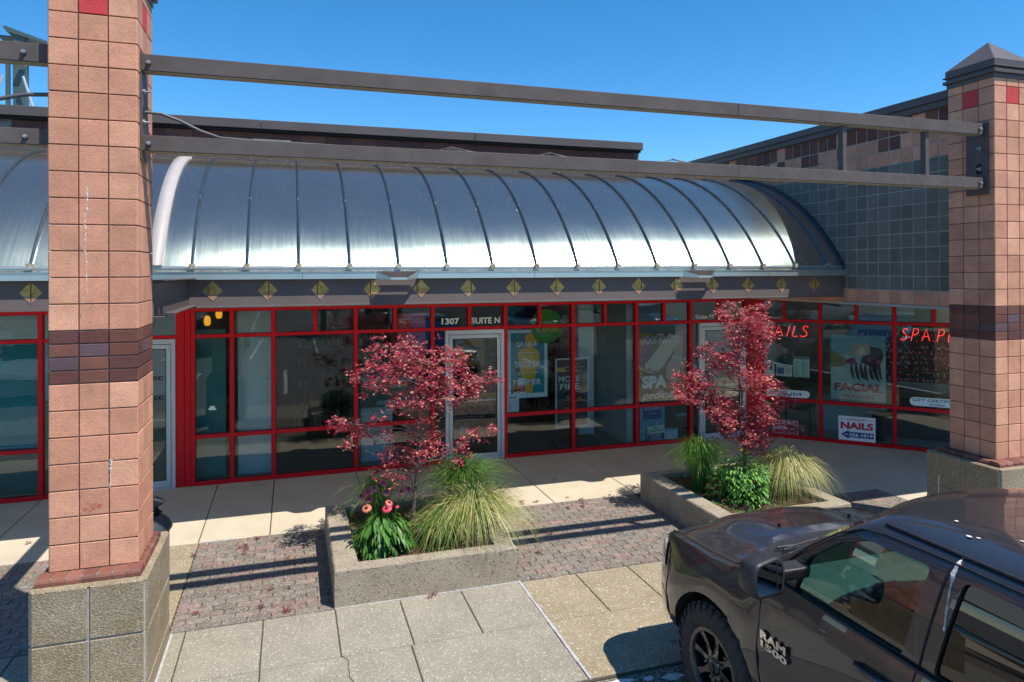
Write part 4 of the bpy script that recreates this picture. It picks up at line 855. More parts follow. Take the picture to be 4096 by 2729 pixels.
def neon(s, x0, x1, z0, z1, label, w=None):
    adv = {'I': .62, '.': .4, 'L': .8}; tot = sum(adv.get(c, 1.08) for c in s); k = (x1-x0)/(tot-.2); x = x0
    T = thing('neon_sign', label, 'neon sign', A45 @ Vector(((x0+x1)/2, .05, z0)))
    for c in s:
        b = MB(m_neon); b.T = A45
        for st in G[c]: b.tube([(x+px*k, .06, z0+pz*(z1-z0)) for px, pz in st], .0055, 6)
        build('letter', b, T); x += adv.get(c, 1.08)*k
    b = MB(m_shelf); b.T = A45; b.box(x0-.02, x1+.02, .075, .085, z1+.02, z1+.05); b.box(x0-.02, x1+.02, .07, .074, z0-.03, z0-.02); build('rail', b, T)
neon('NAILS', .085, .90, 1.92, 2.125, 'red neon nails lettering in the salon window behind the right maple')
neon('SPA.PED', 2.396, 3.42, 1.925, 2.14, 'red neon spa lettering cut off by the right pillar')
# sticker scrap on the first tall pane
def f(b):
    b.use(ink((.6, .66, .64))); poly(b, [(-1.19, 1.11), (-1.09, 1.105), (-1.085, 1.13), (-1.11, 1.14), (-1.10, 1.165), (-1.125, 1.16), (-1.14, 1.18), (-1.15, 1.16), (-1.18, 1.165), (-1.17, 1.14), (-1.195, 1.13)], -.004)
sheet('sticker_scrap', 'torn white sticker remnant on the tall teal pane by the red posts', 'sticker', I, (-1.14, 0, 1.1), f)

# ---------------- things inside the shops
b = MB(m_teal); b.box(-1.44, -.98, 11.62, 11.70, .01, 2.30); solo('partition', b, 'deep teal partition panel inside the first tall window', 'panel', (-1.2, 11.65, 0))
b = MB(ink((.36, .47, .47))); b.box(-.80, -.30, 11.60, 11.68, .01, 2.6); solo('partition', b, 'pale grey partition panel inside the second tall window', 'panel', (-.55, 11.65, 0))
b = MB(ink((.42, .45, .47))); b.box(-.38, -.25, 11.50, 11.54, 1.05, 1.5); solo('paper_stand', b, 'narrow white paper card edge at the right of the second tall window', 'card', (-.3, 11.5, 1.05))
m_lamp = mat('amber_lamp_glass', (.6, .30, .02), .3, emit=(1, .42, .02), es=.35)
for (x, z, lab) in ((-1.225, 2.37, 'amber glass pendant lamp behind the first tall window, the lower and larger one'), (-1.06, 2.475, 'amber glass pendant lamp behind the first tall window, the higher and smaller one')):
    T = thing('pendant_lamp', lab, 'lamp', (x, 11.5, z), 'amber pendant lamps'); b = MB(m_lamp); b.lathe([(.03, 0), (.045, .03), (.05, .07), (.042, .12), (.02, .15)], (x, 11.45, z), (0, 0, 1), 20); b.lathe([(0, .005), (.03, .0)], (x, 11.45, z), (0, 0, 1), 20); build('lamp_shade', b, T)
    b = MB(m_dark); b.cyl((x, 11.45, z+.15), (x, 11.45, 2.78), .003, 6); build('cord', b, T)
def shelfunit(x0, x1, y0, y1, h, label, tints, seed, nsh=5, rot=None):
    rr = random.Random(seed); T = thing('shelf_unit', label, 'shelves', ((x0+x1)/2, y0, 0)); b = MB(m_shelf)
    b.box(x0, x1, y1-.03, y1, .01, h); b.box(x0, x0+.03, y0, y1-.03, .01, h); b.box(x1-.03, x1, y0, y1-.03, .01, h)
    for k in range(nsh+1): z = .08+(h-.12)*k/nsh; b.box(x0+.03, x1-.03, y0, y1-.03, z, z+.025)
    build('shelves', b, T); b = MB()
    for k in range(nsh):
        z = .105+(h-.12)*k/nsh; x = x0+.06
        while x < x1-.12:
            w = rr.uniform(.06, .12); hh = rr.uniform(.12, (h-.2)/nsh-.06); b.use(ink(rr.choice(tints)))
            if rr.random() < .6: b.cyl((x+w/2, y0+.12, z), (x+w/2, y0+.12, z+hh), w*.42, 10)
            else: b.box(x, x+w*.85, y0+.04, y0+.2, z, z+hh)
            x += w+rr.uniform(.005, .03)
    tag(build('stock', b, T), 'tubs and boxes on the shelves')
tn = [(.10, .01, .01), (.22, .22, .20), (.02, .02, .03), (.14, .09, .02), (.02, .04, .09), (.04, .08, .04), (.16, .16, .16), (.03, .03, .03)]
shelfunit(.05, 1.9, 14.2, 14.6, 2.1, 'dark shelf unit of tubs deep in the middle shop, left of the door', tn, 1)
shelfunit(3.9, 5.7, 14.6, 15.0, 2.1, 'dark shelf unit of tubs deep in the middle shop, right of the door', tn, 2)
shelfunit(2.95, 3.45, 12.6, 12.95, 1.7, 'retail rack of canned drinks just inside the middle door', [(.05, .25, .3), (.4, .5, .5), (.02, .03, .05)], 3)
shelfunit(2.2, 3.4, 16.5, 16.9, 2.2, 'shelf unit on the back wall of the middle shop', tn, 4)
b = MB(ink((.40, .25, .02))); b.box(2.85, 3.40, 12.3, 12.35, 1.45, 1.95); b.use(ink((.35, .04, .08))); b.box(2.85, 3.40, 12.3, 12.35, 1.951, 2.05); b.use(ink((.03, .30, .30))); b.T = Matrix.Translation((0, 12.29, 0)); text(b, 'ALANI', 3.0, 3.38, 1.66, 1.80, 0, .04); text(b, 'NU', 3.12, 3.32, 1.52, 1.63, 0, .04); b.T = None
b.use(m_shelf); b.cyl((3.12, 12.33, .0), (3.12, 12.33, 1.45), .02, 8); solo('display_stand', b, 'yellow drink display banner seen through the middle door', 'display', (3.1, 12.3, 0))
T = thing('fridge', 'pale low chest fridge behind the glass left of the middle door', 'fridge', (1.35, 11.8, 0)); b = MB(ink((.30, .42, .45))); b.box(1.10, 1.62, 11.7, 12.2, .01, .78); build('body', b, T, bevel=.01); b = MB(ink((.40, .5, .52))); b.box(1.09, 1.63, 11.69, 12.21, .785, .95); build('lid', b, T, bevel=.01)
b = MB(ink((.42, .50, .50))); b.box(5.24, 5.56, 12.2, 12.5, .005, 2.78); solo('white_column', b, 'white square column inside the window with the advertising board', 'column', (5.4, 12.3, 0))
b = MB(ink((.05, .045, .04))); b.box(.9, 5.8, 16.0, 16.05, 2.0, 2.7); solo('wall_board', b, 'dark header board across the back of the middle shop', 'board', (3, 16, 2))
b = MB(ink((.45, .3, .03))); b.T = Matrix.Translation((0, 13.0, 0)); text(b, 'RAW', .62, .84, 2.56, 2.64, 0, .04); b.T = None; b.use(m_shelf); b.box(.5, 1.0, 13.01, 13.04, 2.1, 2.74); solo('hanging_sign', b, 'dark hanging panel with small gold lettering high in the middle shop', 'sign', (.7, 13, 2.1))
# venetian blinds in the far left window
b = MB(ink((.10, .42, .42)))
for k in range(54):
    z = .70+k*.0275; b.add([(-4.57, 11.36, z), (-3.40, 11.36, z), (-3.40, 11.385, z+.020), (-4.57, 11.385, z+.020)], [(0, 1, 2, 3)])
b.box(-4.57, -3.40, 11.36, 11.39, 2.17, 2.20); b.use(ink((.02, .10, .10))); b.box(-4.57, -3.40, 11.44, 11.45, .05, 2.2)
solo('venetian_blind', b, 'closed teal slatted blind behind the far left window', 'blind', (-4, 11.36, .7))
# salon interior
T = thing('polish_rack', 'dark wall rack crowded with rows of nail polish bottles in the salon', 'rack', A45 @ Vector((2.6, 1.5, 0))); b = MB(m_shelf); b.T = A45 @ Matrix.Translation((0, 1.3, 0))
b.box(1.7, 3.9, .10, .14, 1.0, 2.0)
for k in range(9): b.box(1.7, 3.9, .02, .10, 1.02+k*.105, 1.03+k*.105)
build('shelves', b, T); b = MB(); b.T = A45 @ Matrix.Translation((0, 1.3, 0)); rr = random.Random(5)
pc = [(.25, .01, .02), (.4, .05, .06), (.45, .2, .2), (.05, .02, .03), (.15, .01, .05), (.4, .38, .36), (.3, .05, .12), (.03, .1, .1), (.2, .02, .02)]
for k in range(9):
    x = 1.73
    while x < 3.86:
        if rr.random() < .85:
            z = 1.03+k*.105; b.use(ink(rr.choice(pc))); b.box(x, x+.022, .03, .05, z, z+.035); b.use(ink(rr.choice([(.02, .02, .02), (.02, .02, .02), (.5, .5, .5)]))); b.box(x+.006, x+.016, .034, .046, z+.035, z+.07)
        x += .034
tag(build('polish_bottles', b, T), 'rows of small polish bottles')
b = MB(m_shelf); b.T = A45; b.box(2.2, 3.9, .9, 1.3, .01, .78); b.use(ink((.12, .10, .09))); b.box(2.15, 3.95, .86, 1.34, .78, .82); b.T = None; solo('counter', b, 'black reception counter inside the salon by the right pillar', 'counter', A45 @ Vector((3, 1, 0)))
T = thing('folding_chair', 'grey metal folding chair inside the salon window behind the right maple', 'chair', A45 @ Vector((.65, .5, 0)))
mfc = mat('chair_frame_grey', (.12, .12, .12), .4, metal=.5); b = MB(mfc); b.T = A45
for x in (.44, .87): b.tube([(x, .62, .01), (x, .38, .45), (x, .34, .70), (x, .30, .86)], .011, 6); b.tube([(x, .25, .01), (x, .60, .44)], .011, 6)
b.tube([(.44, .5, .22), (.87, .5, .22)], .008, 6); b.tube([(.44, .3, .86), (.655, .29, .875), (.87, .3, .86)], .011, 6); build('frame', b, T)
b = MB(ink((.20, .17, .13))); b.T = A45; b.box(.45, .86, .30, .66, .44, .465); build('seat', b, T, bevel=.01); b = MB(ink((.20, .17, .13))); b.T = A45; b.box(.45, .86, .32, .345, .62, .80); build('backrest', b, T, bevel=.01)
b = MB(ink((.30, .42, .42))); b.T = A45; b.box(.95, 1.9, 1.0, 1.5, .01, .62); b.T = None; solo('manicure_table', b, 'pale teal manicure table inside the salon', 'table', A45 @ Vector((1.4, 1.2, 0)), bevel=.01)
b = MB(ink((.02, .02, .02))); b.T = A45; b.lathe([(.10, .0), (.14, .5), (.15, .52)], (2.07, .5, .01), (0, 0, 1), 20); b.T = None; solo('waste_bin', b, 'round black bin inside the salon beside the arrow sign', 'bin', A45 @ Vector((2.07, .5, 0)))
b = MB(ink((.02, .02, .02))); b.box(7.5, 8.2, 11.5, 12.2, .008, .02); solo('door_mat', b, 'black mat on the floor inside suite M door', 'mat', (7.8, 11.9, 0))
b = MB(ink((.02, .02, .02))); b.box(2.55, 3.3, 11.42, 12.1, .008, .02); solo('door_mat', b, 'black mat on the floor inside the middle door', 'mat', (2.9, 11.8, 0))

# ---------------- bin behind the left pillar
T = thing('litter_bin', 'dark grey lidded litter bin mostly hidden behind the left pillar', 'litter bin', (-1.40, 7.45, 0))
mb_ = mat('bin_plastic', (.045, .055, .06), .4); o = (-1.40, 7.45, 0)
b = MB(m_agg); b.lathe([(.0, .0), (.24, .0), (.255, .02), (.255, .68), (.25, .70)], o, (0, 0, 1), 32); build('body', b, T)
b = MB(mb_); b.lathe([(.275, .68), (.285, .70), (.27, .74), (.235, .80), (.20, .83), (.19, .84)], o, (0, 0, 1), 32); b.lathe([(.0, 1.00), (.12, .99), (.20, .955), (.215, .94), (.20, .932), (.0, .932)], o, (0, 0, 1), 32)
for a in range(4): x, y = o[0]+.17*math.cos(a*1.57+.8), o[1]+.17*math.sin(a*1.57+.8); b.box(x-.02, x+.02, y-.02, y+.02, .80, .94)
build('lid', b, T)
# ---------------- planters
def planter(x0, label):
    x1, y0, y1 = x0+1.82, 6.72, 8.65; T = thing('concrete_planter', label, 'planter', (x0+.9, 7.7, 0), 'concrete planters in front of the shops'); h = .356
    b = MB(m_planter); t = (.225, .20, .14, .15); ix0, ix1, iy0, iy1 = x0+t[0], x1-t[1], y0+t[2], y1-t[3]; rr = random.Random(int(x0*10)); c = .012
    def ringv(dx, z, inner=False, jit=0):
        P = []
        a = (ix0+dx, ix1-dx, iy0+dx, iy1-dx) if inner else (x0+dx, x1-dx, y0+dx, y1-dx); N = 26
        for (p, q) in (((a[0], a[2]), (a[1], a[2])), ((a[1], a[2]), (a[1], a[3])), ((a[1], a[3]), (a[0], a[3])), ((a[0], a[3]), (a[0], a[2]))):
            for i in range(N): s = i/N; P.append((p[0]+(q[0]-p[0])*s+rr.uniform(-jit, jit), p[1]+(q[1]-p[1])*s+rr.uniform(-jit, jit), z+rr.uniform(-jit, jit)*.7))
        return P
    rings = [ringv(0, 0), ringv(0, h-.03, jit=.001), ringv(.0, h-.016, jit=.003), ringv(.012, h-.001, jit=.003), ringv(.03, h, jit=.0008), ringv(0, h, True, .001), ringv(.006, h-.012, True, .003), ringv(.006, h-.16, True)]
    n = len(rings[0]); vs = [p for r_ in rings for p in r_]
    b.add(vs, [(k*n+i, k*n+(i+1) % n, (k+1)*n+(i+1) % n, (k+1)*n+i) for k in range(len(rings)-1) for i in range(n)]); build('walls', b, T)
    b = MB(m_soil); N = 16; vs = []
    for j in range(N+1):
        for i in range(N+1): vs.append((ix0-.005+(ix1-ix0+.01)*i/N, iy0-.005+(iy1-iy0+.01)*j/N, .285+rr.uniform(-.02, .02)))
    b.smooth = True; b.add(vs, [(j*(N+1)+i, j*(N+1)+i+1, (j+1)*(N+1)+i+1, (j+1)*(N+1)+i) for j in range(N) for i in range(N)]); build('soil', b, T)
planter(.381, 'weathered concrete planter in the middle, with pink coneflowers and the left maple')
planter(4.645, 'weathered concrete planter behind the dark truck, holding the right maple')

# ---------------- plants
def jit(c, a=.15): k = random.uniform(1-a, 1+a); return tuple(v*k for v in c)
def leafquad(b, p, d, n, L, w, bend=.3):
    """pointed folded leaf: p base, d direction, n normal"""
    d = d.normalized(); s = d.cross(n); s = s.normalized() if s.length > 1e-5 else Vector((1, 0, 0)); n = s.cross(d)
    m = p+d*L*.45; t = p+d*L-n*L*bend
    b.add([p, m+s*w/2+n*w*.15, t, m-s*w/2+n*w*.15, m], [(0, 1, 4), (1, 2, 4), (4, 2, 3), (0, 4, 3)])
T1 = [(0.85, 2.14, 0.17), (1.1, 2.18, 0.23), (1.4, 2.14, 0.25), (1.66, 2.18, 0.23), (1.28, 2.31, 0.13), (1.12, 1.95, 0.21), (1.4, 1.91, 0.23), (1.66, 1.87, 0.21), (0.85, 1.91, 0.14), (1.9, 2.09, 0.13), (1.82, 1.81, 0.18), (1.53, 1.7, 0.15), (1.22, 1.7, 0.14), (2.03, 1.85, 0.15), (2.19, 1.89, 0.11), (2.34, 1.9, 0.07), (2.04, 1.71, 0.11), (1.92, 1.62, 0.1), (0.56, 1.46, 0.13), (0.7, 1.38, 0.13), (0.46, 1.53, 0.07), (0.81, 1.31, 0.11), (0.61, 1.26, 0.08), (0.95, 1.53, 0.08), (1.04, 1.38, 0.08), (1.35, 1.33, 0.13), (1.53, 1.34, 0.13), (1.6, 1.21, 0.14), (1.4, 1.12, 0.16), (1.66, 1.05, 0.11), (1.2, 1.14, 0.1), (1.02, 1.13, 0.1), (1.3, 0.93, 0.16), (1.09, 0.86, 0.15), (1.45, 0.88, 0.12), (1.91, 1.12, 0.1), (2.0, 1.01, 0.11), (2.13, 1.21, 0.11), (2.3, 1.29, 0.07), (1.84, 0.93, 0.07), (0.7, 1.98, 0.08), (1.76, 2.25, 0.1), (0.95, 2.33, 0.07)]
T2 = [(5.54, 2.6, 0.11), (5.78, 2.52, 0.16), (6.06, 2.51, 0.17), (5.78, 2.34, 0.19), (6.06, 2.3, 0.17), (5.59, 2.31, 0.11), (5.27, 2.14, 0.1), (5.44, 2.06, 0.16), (5.64, 1.96, 0.19), (5.37, 1.9, 0.1), (5.71, 1.77, 0.14), (6.09, 2.09, 0.12), (6.06, 1.93, 0.11), (5.04, 1.75, 0.16), (5.23, 1.68, 0.16), (4.9, 1.64, 0.1), (4.79, 1.56, 0.07), (4.97, 1.49, 0.1), (5.2, 1.48, 0.14), (5.43, 1.44, 0.16), (5.92, 1.64, 0.14), (6.13, 1.69, 0.14), (6.32, 1.57, 0.08), (5.64, 1.36, 0.19), (5.43, 1.26, 0.16), (5.78, 1.18, 0.17), (6.05, 1.34, 0.17), (6.38, 1.38, 0.11), (6.05, 1.16, 0.17), (6.34, 1.06, 0.13), (6.57, 0.99, 0.09), (5.91, 0.99, 0.17), (5.64, 1.01, 0.13), (5.84, 0.88, 0.15), (6.12, 0.9, 0.12), (5.71, 2.72, 0.06), (6.2, 2.68, 0.08), (6.48, 1.32, 0.06)]
PKS = [(.56, .04, .10), (.64, .08, .14), (.42, .025, .07), (.72, .26, .22), (.30, .018, .06), (.76, .42, .30), (.20, .012, .045)]  # palest pinks put the gloss of sunlit leaves into the leaf colour
def maple(label, clumps, Y, stem, seed, dens, ydepth):
    random.seed(seed); T = thing('japanese_maple', label, 'tree', (stem[0][0], Y, .30), 'red leaved maples in the planters')
    tr = MB(m_bark); st = [Vector((x, Y+dy, z)) for (x, dy, z) in stem]
    rs = [.024-.016*i/(len(st)-1) for i in range(len(st))]; tr.tube(st, rs, 8)
    lv = MB(m_leaf)
    for ci, (cx, cz, r) in enumerate(clumps):
        side = abs(cx-stem[0][0]); yc = Y+random.uniform(-1, 1)*ydepth*(.35+.65*(1-min(1, side/.9)))
        c = Vector((cx, yc, cz))
        # nearest stem point below
        best = min((s for s in st if s.z < cz-.02), key=lambda s: (s-c).length, default=st[0])
        k = best.lerp(c, .5)+Vector((random.uniform(-.03, .03), random.uniform(-.03, .03), -.05*side+random.uniform(-.02, .05)))
        d1 = best.lerp(k, .5)+Vector((0, 0, .01)); tips = [best, d1, k, k.lerp(c, .6), c]
        tr.tube(tips, [.006, .0055, .0045, .0032, .002], 5)
        for q in range(4):
            e = c+Vector((random.uniform(-1, 1)*r, random.uniform(-1, 1)*r, random.uniform(-.3, .7)*r)); tr.tube([k.lerp(c, random.uniform(.4, 1)), e], [.0028, .0014], 4, caps=False)
        n = int(dens*(r/.15)**1.6)
        # twig sprays inside the clump
        sprays = [c+Vector((random.gauss(0, .62)*r, random.gauss(0, .62)*r*1.3, random.gauss(0, .5)*r)) for _ in range(max(3, int(n/9)))]
        tint = random.choice([0, 0, 1])
        for i in range(n):
            s = random.choice(sprays); p = s+Vector((random.gauss(0, .026), random.gauss(0, .04), random.gauss(0, .015)))
            if (p-c).length > r*1.75: continue
            col = jit(random.choice(PKS[:6] if tint == 0 else PKS), .2); lv.col = col
            hd = Vector((random.uniform(-1, 1), random.uniform(-1, 1), random.uniform(-.5, .25))).normalized(); nrm = Vector((random.uniform(-.7, .7), random.uniform(-.7, .7), 1)).normalized()
            L = random.uniform(.018, .036)
            s1 = hd.cross(nrm).normalized()
            for (an, l) in ((0, 1), (.62, .86), (-.62, .86), (1.25, .6), (-1.25, .6)):   # palmate lobes
                dd = hd*math.cos(an)+s1*math.sin(an); t = p+dd*L*l-nrm*L*random.uniform(.0, .45); w = dd.cross(nrm)*L*.19
                lv.add([p-w*.5, p+dd*L*l*.55+w-nrm*L*.05, t, p+dd*L*l*.55-w-nrm*L*.05], [(0, 1, 2, 3)])
    build('trunk', tr, T); tag(build('crown', lv, T), 'crown of fine curled red leaves')
maple('sparse red leaved maple in the middle planter, flat topped and gappy', T1, 8.0, [(1.33, 0, .27), (1.356, 0, .52), (1.398, 0, .92), (1.441, 0, 1.32), (1.426, 0, 1.63), (1.53, 0, 1.88), (1.608, 0, 2.078)], 3, 230, .30)
maple('denser red leaved maple in the right planter, tall and narrow, reaching the canopy', T2, 7.95, [(5.86, 0, .27), (5.855, 0, .654), (5.83, 0, 1.069), (5.811, 0, 1.542), (5.709, 0, 1.9), (5.85, 0, 2.248), (5.782, 0, 2.604)], 9, 480, .26)
def grass(x, y, z, R0, H, n, cols, label, seed, wid=.0085, droop=1.0, lean=(0, 0), name='ornamental_grass', cat='grass tuft', group='grass tufts in the planters'):
    random.seed(seed); b = MB(m_leaf)
    for i in range(n):
        a = random.uniform(0, 6.283); q = random.random()**.5; base = Vector((x+math.cos(a)*.07*q, y+math.sin(a)*.07*q, z)); out = Vector((math.cos(a), math.sin(a), 0))+Vector((lean[0], lean[1], 0))
        reach = R0*q*random.uniform(.5, 1.15); h = H*random.uniform(.6, 1.05)*(1-.25*q); b.col = jit(random.choice(cols), .2)
        s = Vector((-math.sin(a), math.cos(a), 0))*random.uniform(.5, 1)+Vector((0, 0, random.uniform(-.2, .2))); w = wid*random.uniform(.6, 1.3); N = 6; pts = []
        wob = Vector((random.uniform(-1, 1), random.uniform(-1, 1), 0))*.05
        for k in range(N+1):
            t = k/N; zz = h*(1-(1-min(t/.62, 1))**2) if t < .62 else h-(t-.62)**2*H*2.6*droop*q
            pts.append(base+out*reach*(t**1.25)*1.1+wob*t*t+Vector((0, 0, max(zz, -.25))))
        vs = []
        for k, p in enumerate(pts): ww = w*(1-(k/N)**2*.9); vs += [p-s*ww/2, p+s*ww/2]
        b.add(vs, [(2*k, 2*k+1, 2*k+3, 2*k+2) for k in range(N)])
    solo(name, b, label, cat, (x, y, z), group)
GR = [(.10, .26, .04), (.15, .34, .05), (.24, .42, .06), (.05, .14, .03)]; ST = [(.66, .56, .26), (.74, .66, .36), (.52, .46, .16), (.40, .48, .10)]
grass(1.90, 7.36, .29, .74, .58, 2100, ST*2+[(.24, .36, .05), (.16, .32, .04), (.30, .40, .07), (.12, .26, .04)], 'big arching straw and green grass spilling over the front of the middle planter', 1, droop=1.25)
grass(1.55, 7.25, .29, .48, .42, 520, ST+GR+GR, 'low arching green grass beside the pink coneflowers', 12, droop=1.2)
grass(1.95, 8.10, .29, .74, .74, 1150, GR+[(.10, .22, .04), (.2, .32, .06)], 'tall upright dark green grass at the back of the middle planter', 2, droop=.45)
grass(.95, 8.20, .29, .52, .60, 420, GR+[(.22, .32, .08), (.3, .35, .12)], 'thin wispy green grass at the back left of the middle planter', 3, droop=.8)
grass(5.15, 7.95, .29, .52, .78, 1050, GR+[(.14, .30, .05), (.07, .18, .03)], 'tall dark green grass at the left of the right planter', 4, droop=.55)
grass(6.10, 7.45, .29, .62, .62, 1900, ST*3+[(.35, .42, .10), (.22, .36, .06)], 'blond straw grass mound at the right of the right planter', 5, droop=1.35)
# coneflower clump
random.seed(21)
T = thing('coneflower', 'clump of pink coneflowers with drooping broad leaves in the middle planter', 'flowers', (.88, 7.3, .29))
b = MB(m_leaf); GL = [(.06, .19, .025), (.08, .24, .03), (.13, .30, .04), (.04, .13, .02)]
for i in range(330):
    a = random.uniform(0, 6.283); q = random.random()**.5; h = random.uniform(.02, .42)*(1-.3*q); p = Vector((.90+.27*q*math.cos(a), 7.30+.26*q*math.sin(a), .30+h))
    d = Vector((math.cos(a)*.6, math.sin(a)*.6-.25, -.75+random.uniform(-.15, .55))); b.col = jit(random.choice(GL)); leafquad(b, p, d, Vector((math.cos(a)*.7, math.sin(a)*.7, .7)), random.uniform(.11, .20), random.uniform(.034, .058), random.uniform(.05, .25))
build('leaves', b, T)
b = MB(mat('flower_stem', (.06, .16, .03), .6)); FL = [(0.921, 0.953), (0.821, 0.906), (0.759, 0.879), (0.69, 0.838), (0.768, 0.803), (0.948, 0.856), (1.188, 0.865), (0.744, 0.709), (0.956, 0.686), (0.981, 0.74), (1.064, 0.688), (1.109, .846)]
fp = []
for i, (x, z) in enumerate(FL):
    y = 7.35-.02*(i % 3)-(.12 if z < .75 else 0); s = 1 if y == 7.35 else 1; xx = x*(y/7.35); zz = 3.18-(3.18-z)*(y/7.35); fp.append((xx, y, zz)); b.tube([(.9+(xx-.9)*.5, 7.36, .32), (xx*.7+.9*.3, y+.02, zz-.2), (xx, y, zz-.01)], .003, 5)
build('stems', b, T)
pk = [ink((.44, .045, .08)), ink((.46, .09, .07)), ink((.50, .03, .06)), ink((.44, .12, .07))]
for i, (x, y, z) in enumerate(fp):
    b = MB(pk[i % 4] if i != 8 else pk[2]); r = random.uniform(.044, .055); n = 13; up_ = Vector((random.uniform(-.3, .3), -.5, .8)).normalized(); a1 = up_.orthogonal().normalized(); a2 = up_.cross(a1); c = Vector((x, y, z))
    if i in (10,): r *= .4
    for k in range(n):
        t = 6.283*k/n; d = a1*math.cos(t)+a2*math.sin(t); sd_ = up_.cross(d)
        b.add([c+d*r*.2-sd_*r*.09, c+d*r*.7-sd_*r*.17-up_*r*.08, c+d*r*1.05-up_*r*.28, c+d*r*.7+sd_*r*.17-up_*r*.08, c+d*r*.2+sd_*r*.09], [(0, 1, 2, 3, 4)])
    b.use(ink((.10, .02, .02))); b.lathe([(r*.34, -.004), (r*.36, r*.1), (r*.26, r*.3), (0, r*.38)], c, up_, 12); build('flower_head', b, T)
# leafy plant of the right planter with yellow flowers
T = thing('leafy_perennial', 'bright green leafy plant with a few yellow flowers in the right planter', 'plant', (5.5, 7.5, .29)); b = MB(m_leaf)
for i in range(1150):
    a = random.uniform(0, 6.283); q = random.random()**.5*(1+.25*math.sin(3*a+1)); h = random.uniform(.0, .58)*(1-.35*q); p = Vector((5.44+.36*q*math.cos(a), 7.45+.38*q*math.sin(a), .30+h))
    b.col = jit(random.choice([(.10, .30, .05), (.16, .40, .06), (.24, .48, .09), (.05, .18, .03)])); leafquad(b, p, Vector((math.cos(a), math.sin(a)-.3, random.uniform(-.6, .3))), Vector((random.uniform(-.4, .4), random.uniform(-.4, .4), 1)), random.uniform(.05, .10), random.uniform(.024, .042), .25)
build('leaves', b, T)
b = MB(mat('flower_stem', (.06, .16, .03), .6))
for i in range(40): a = random.uniform(0, 6.283); q = random.random()**.5; b.tube([(5.5+.2*q*math.cos(a), 7.42+.2*q*math.sin(a), .29), (5.5+.3*q*math.cos(a), 7.42+.3*q*math.sin(a), .30+.42*(1-.3*q))], .003, 5)
build('stems', b, T)
for (x, z) in ((5.616, .833), (5.734, .80), (6.008, .731), (5.304, .824), (5.944, .752), (5.688, .781)):
    b = MB(ink((.75, .42, .01))); c = Vector((x, 7.7, z)); r = .026
    for k in range(9):
        t = 6.283*k/9; d = Vector((math.cos(t), -.4*abs(math.sin(t)), math.sin(t)*.7)); s_ = Vector((-math.sin(t), 0, math.cos(t)))
        b.add([c, c+d*r*.7+s_*r*.2, c+d*r*1.1, c+d*r*.7-s_*r*.2], [(0, 1, 2, 3)])
    b.use(ink((.12, .05, .01))); b.lathe([(.009, 0), (0, .01)], c, (0, -.7, .7), 8); build('flower_head', b, T)
# creeping groundcover inside the planters
b = MB(m_leaf)
for i in range(1300):
    x, y = (random.uniform(.62, 1.9), random.uniform(6.88, 8.45)) if i % 2 else (random.uniform(4.9, 6.2), random.uniform(6.88, 8.45)); b.col = jit(random.choice(GL)); leafquad(b, Vector((x, y, .30)), Vector((random.uniform(-1, 1), random.uniform(-1, 1), .3)), Vector((0, 0, 1)), random.uniform(.03, .06), .025)
tag(build('ground_cover', b), 'low green creepers on the planter soil', 'ground cover', kind='stuff')
b = MB(m_leaf)
for i in range(46):
    a = random.uniform(0, 6.283); b.col = jit((.18, .40, .10)); leafquad(b, Vector((2.10, 6.80, .0)), Vector((math.cos(a), math.sin(a), random.uniform(.1, .9))), Vector((0, 0, 1)), random.uniform(.05, .10), .012, .2)
solo('weed', b, 'small bright green weed at the corner of the middle planter', 'weed', (2.1, 6.8, 0))
# fallen leaves
LVS = [[-0.391, 8.765], [-0.206, 8.609], [-0.575, 8.539], [-0.521, 8.56], [-0.501, 8.459], [-0.52, 8.328], [-0.046, 8.062], [0.156, 8.682], [-1.044, 8.452], [-0.86, 7.013], [-0.196, 7.316], [-0.034, 7.292], [-0.278, 6.958], [-0.051, 6.801], [3.683, 8.98], [3.823, 8.827], [3.79, 8.709], [3.744, 8.583], [3.53, 8.586], [3.198, 8.951], [3.017, 9.011], [2.987, 8.915], [2.893, 8.217], [2.76, 7.965], [2.81, 7.836], [2.958, 7.787], [3.587, 7.783], [3.721, 7.608], [2.649, 7.325], [3.805, 9.802], [1.276, 6.655], [1.332, 6.695], [3.098, 5.189], [-3.3, 9.2], [-3.1, 8.3], [-2.95, 9.45]]
for i, (x, y) in enumerate(LVS):
    b = MB(ink([(.10, .012, .014), (.13, .02, .018), (.16, .04, .03), (.09, .01, .012)][i % 4])); a0 = random.uniform(0, 6.28); L = random.uniform(.035, .055); c = Vector((x, y, .014))
    for k in range(5):
        t = a0+k*1.15; d = Vector((math.cos(t), math.sin(t), random.uniform(-.1, .5))); s_ = Vector((-math.sin(t), math.cos(t), random.uniform(-.3, .3))); b.add([c, c+d*L*.5+s_*L*.2, c+d*L, c+d*L*.5-s_*L*.2], [(0, 1, 2, 3)])
    if x < -1.2: lab = 'dry fallen leaf on the ground left of the left pillar'
    elif x < .3: lab = 'fallen red maple leaf on the ground between the left pillar and the middle planter'
    elif x < 1.5: lab = 'fallen red maple leaf on the paving against the middle planter'
    elif x < 3.0 : lab = 'fallen red maple leaf on the ground just right of the middle planter'
    elif x > 3.05 and y < 6: lab = 'fallen red leaf in the shadow beside the truck wheel'
    else: lab = 'fallen red maple leaf on the ground near the left side of the right planter'
    solo('fallen_leaf', b, lab, 'leaf', c, 'fallen maple leaves')
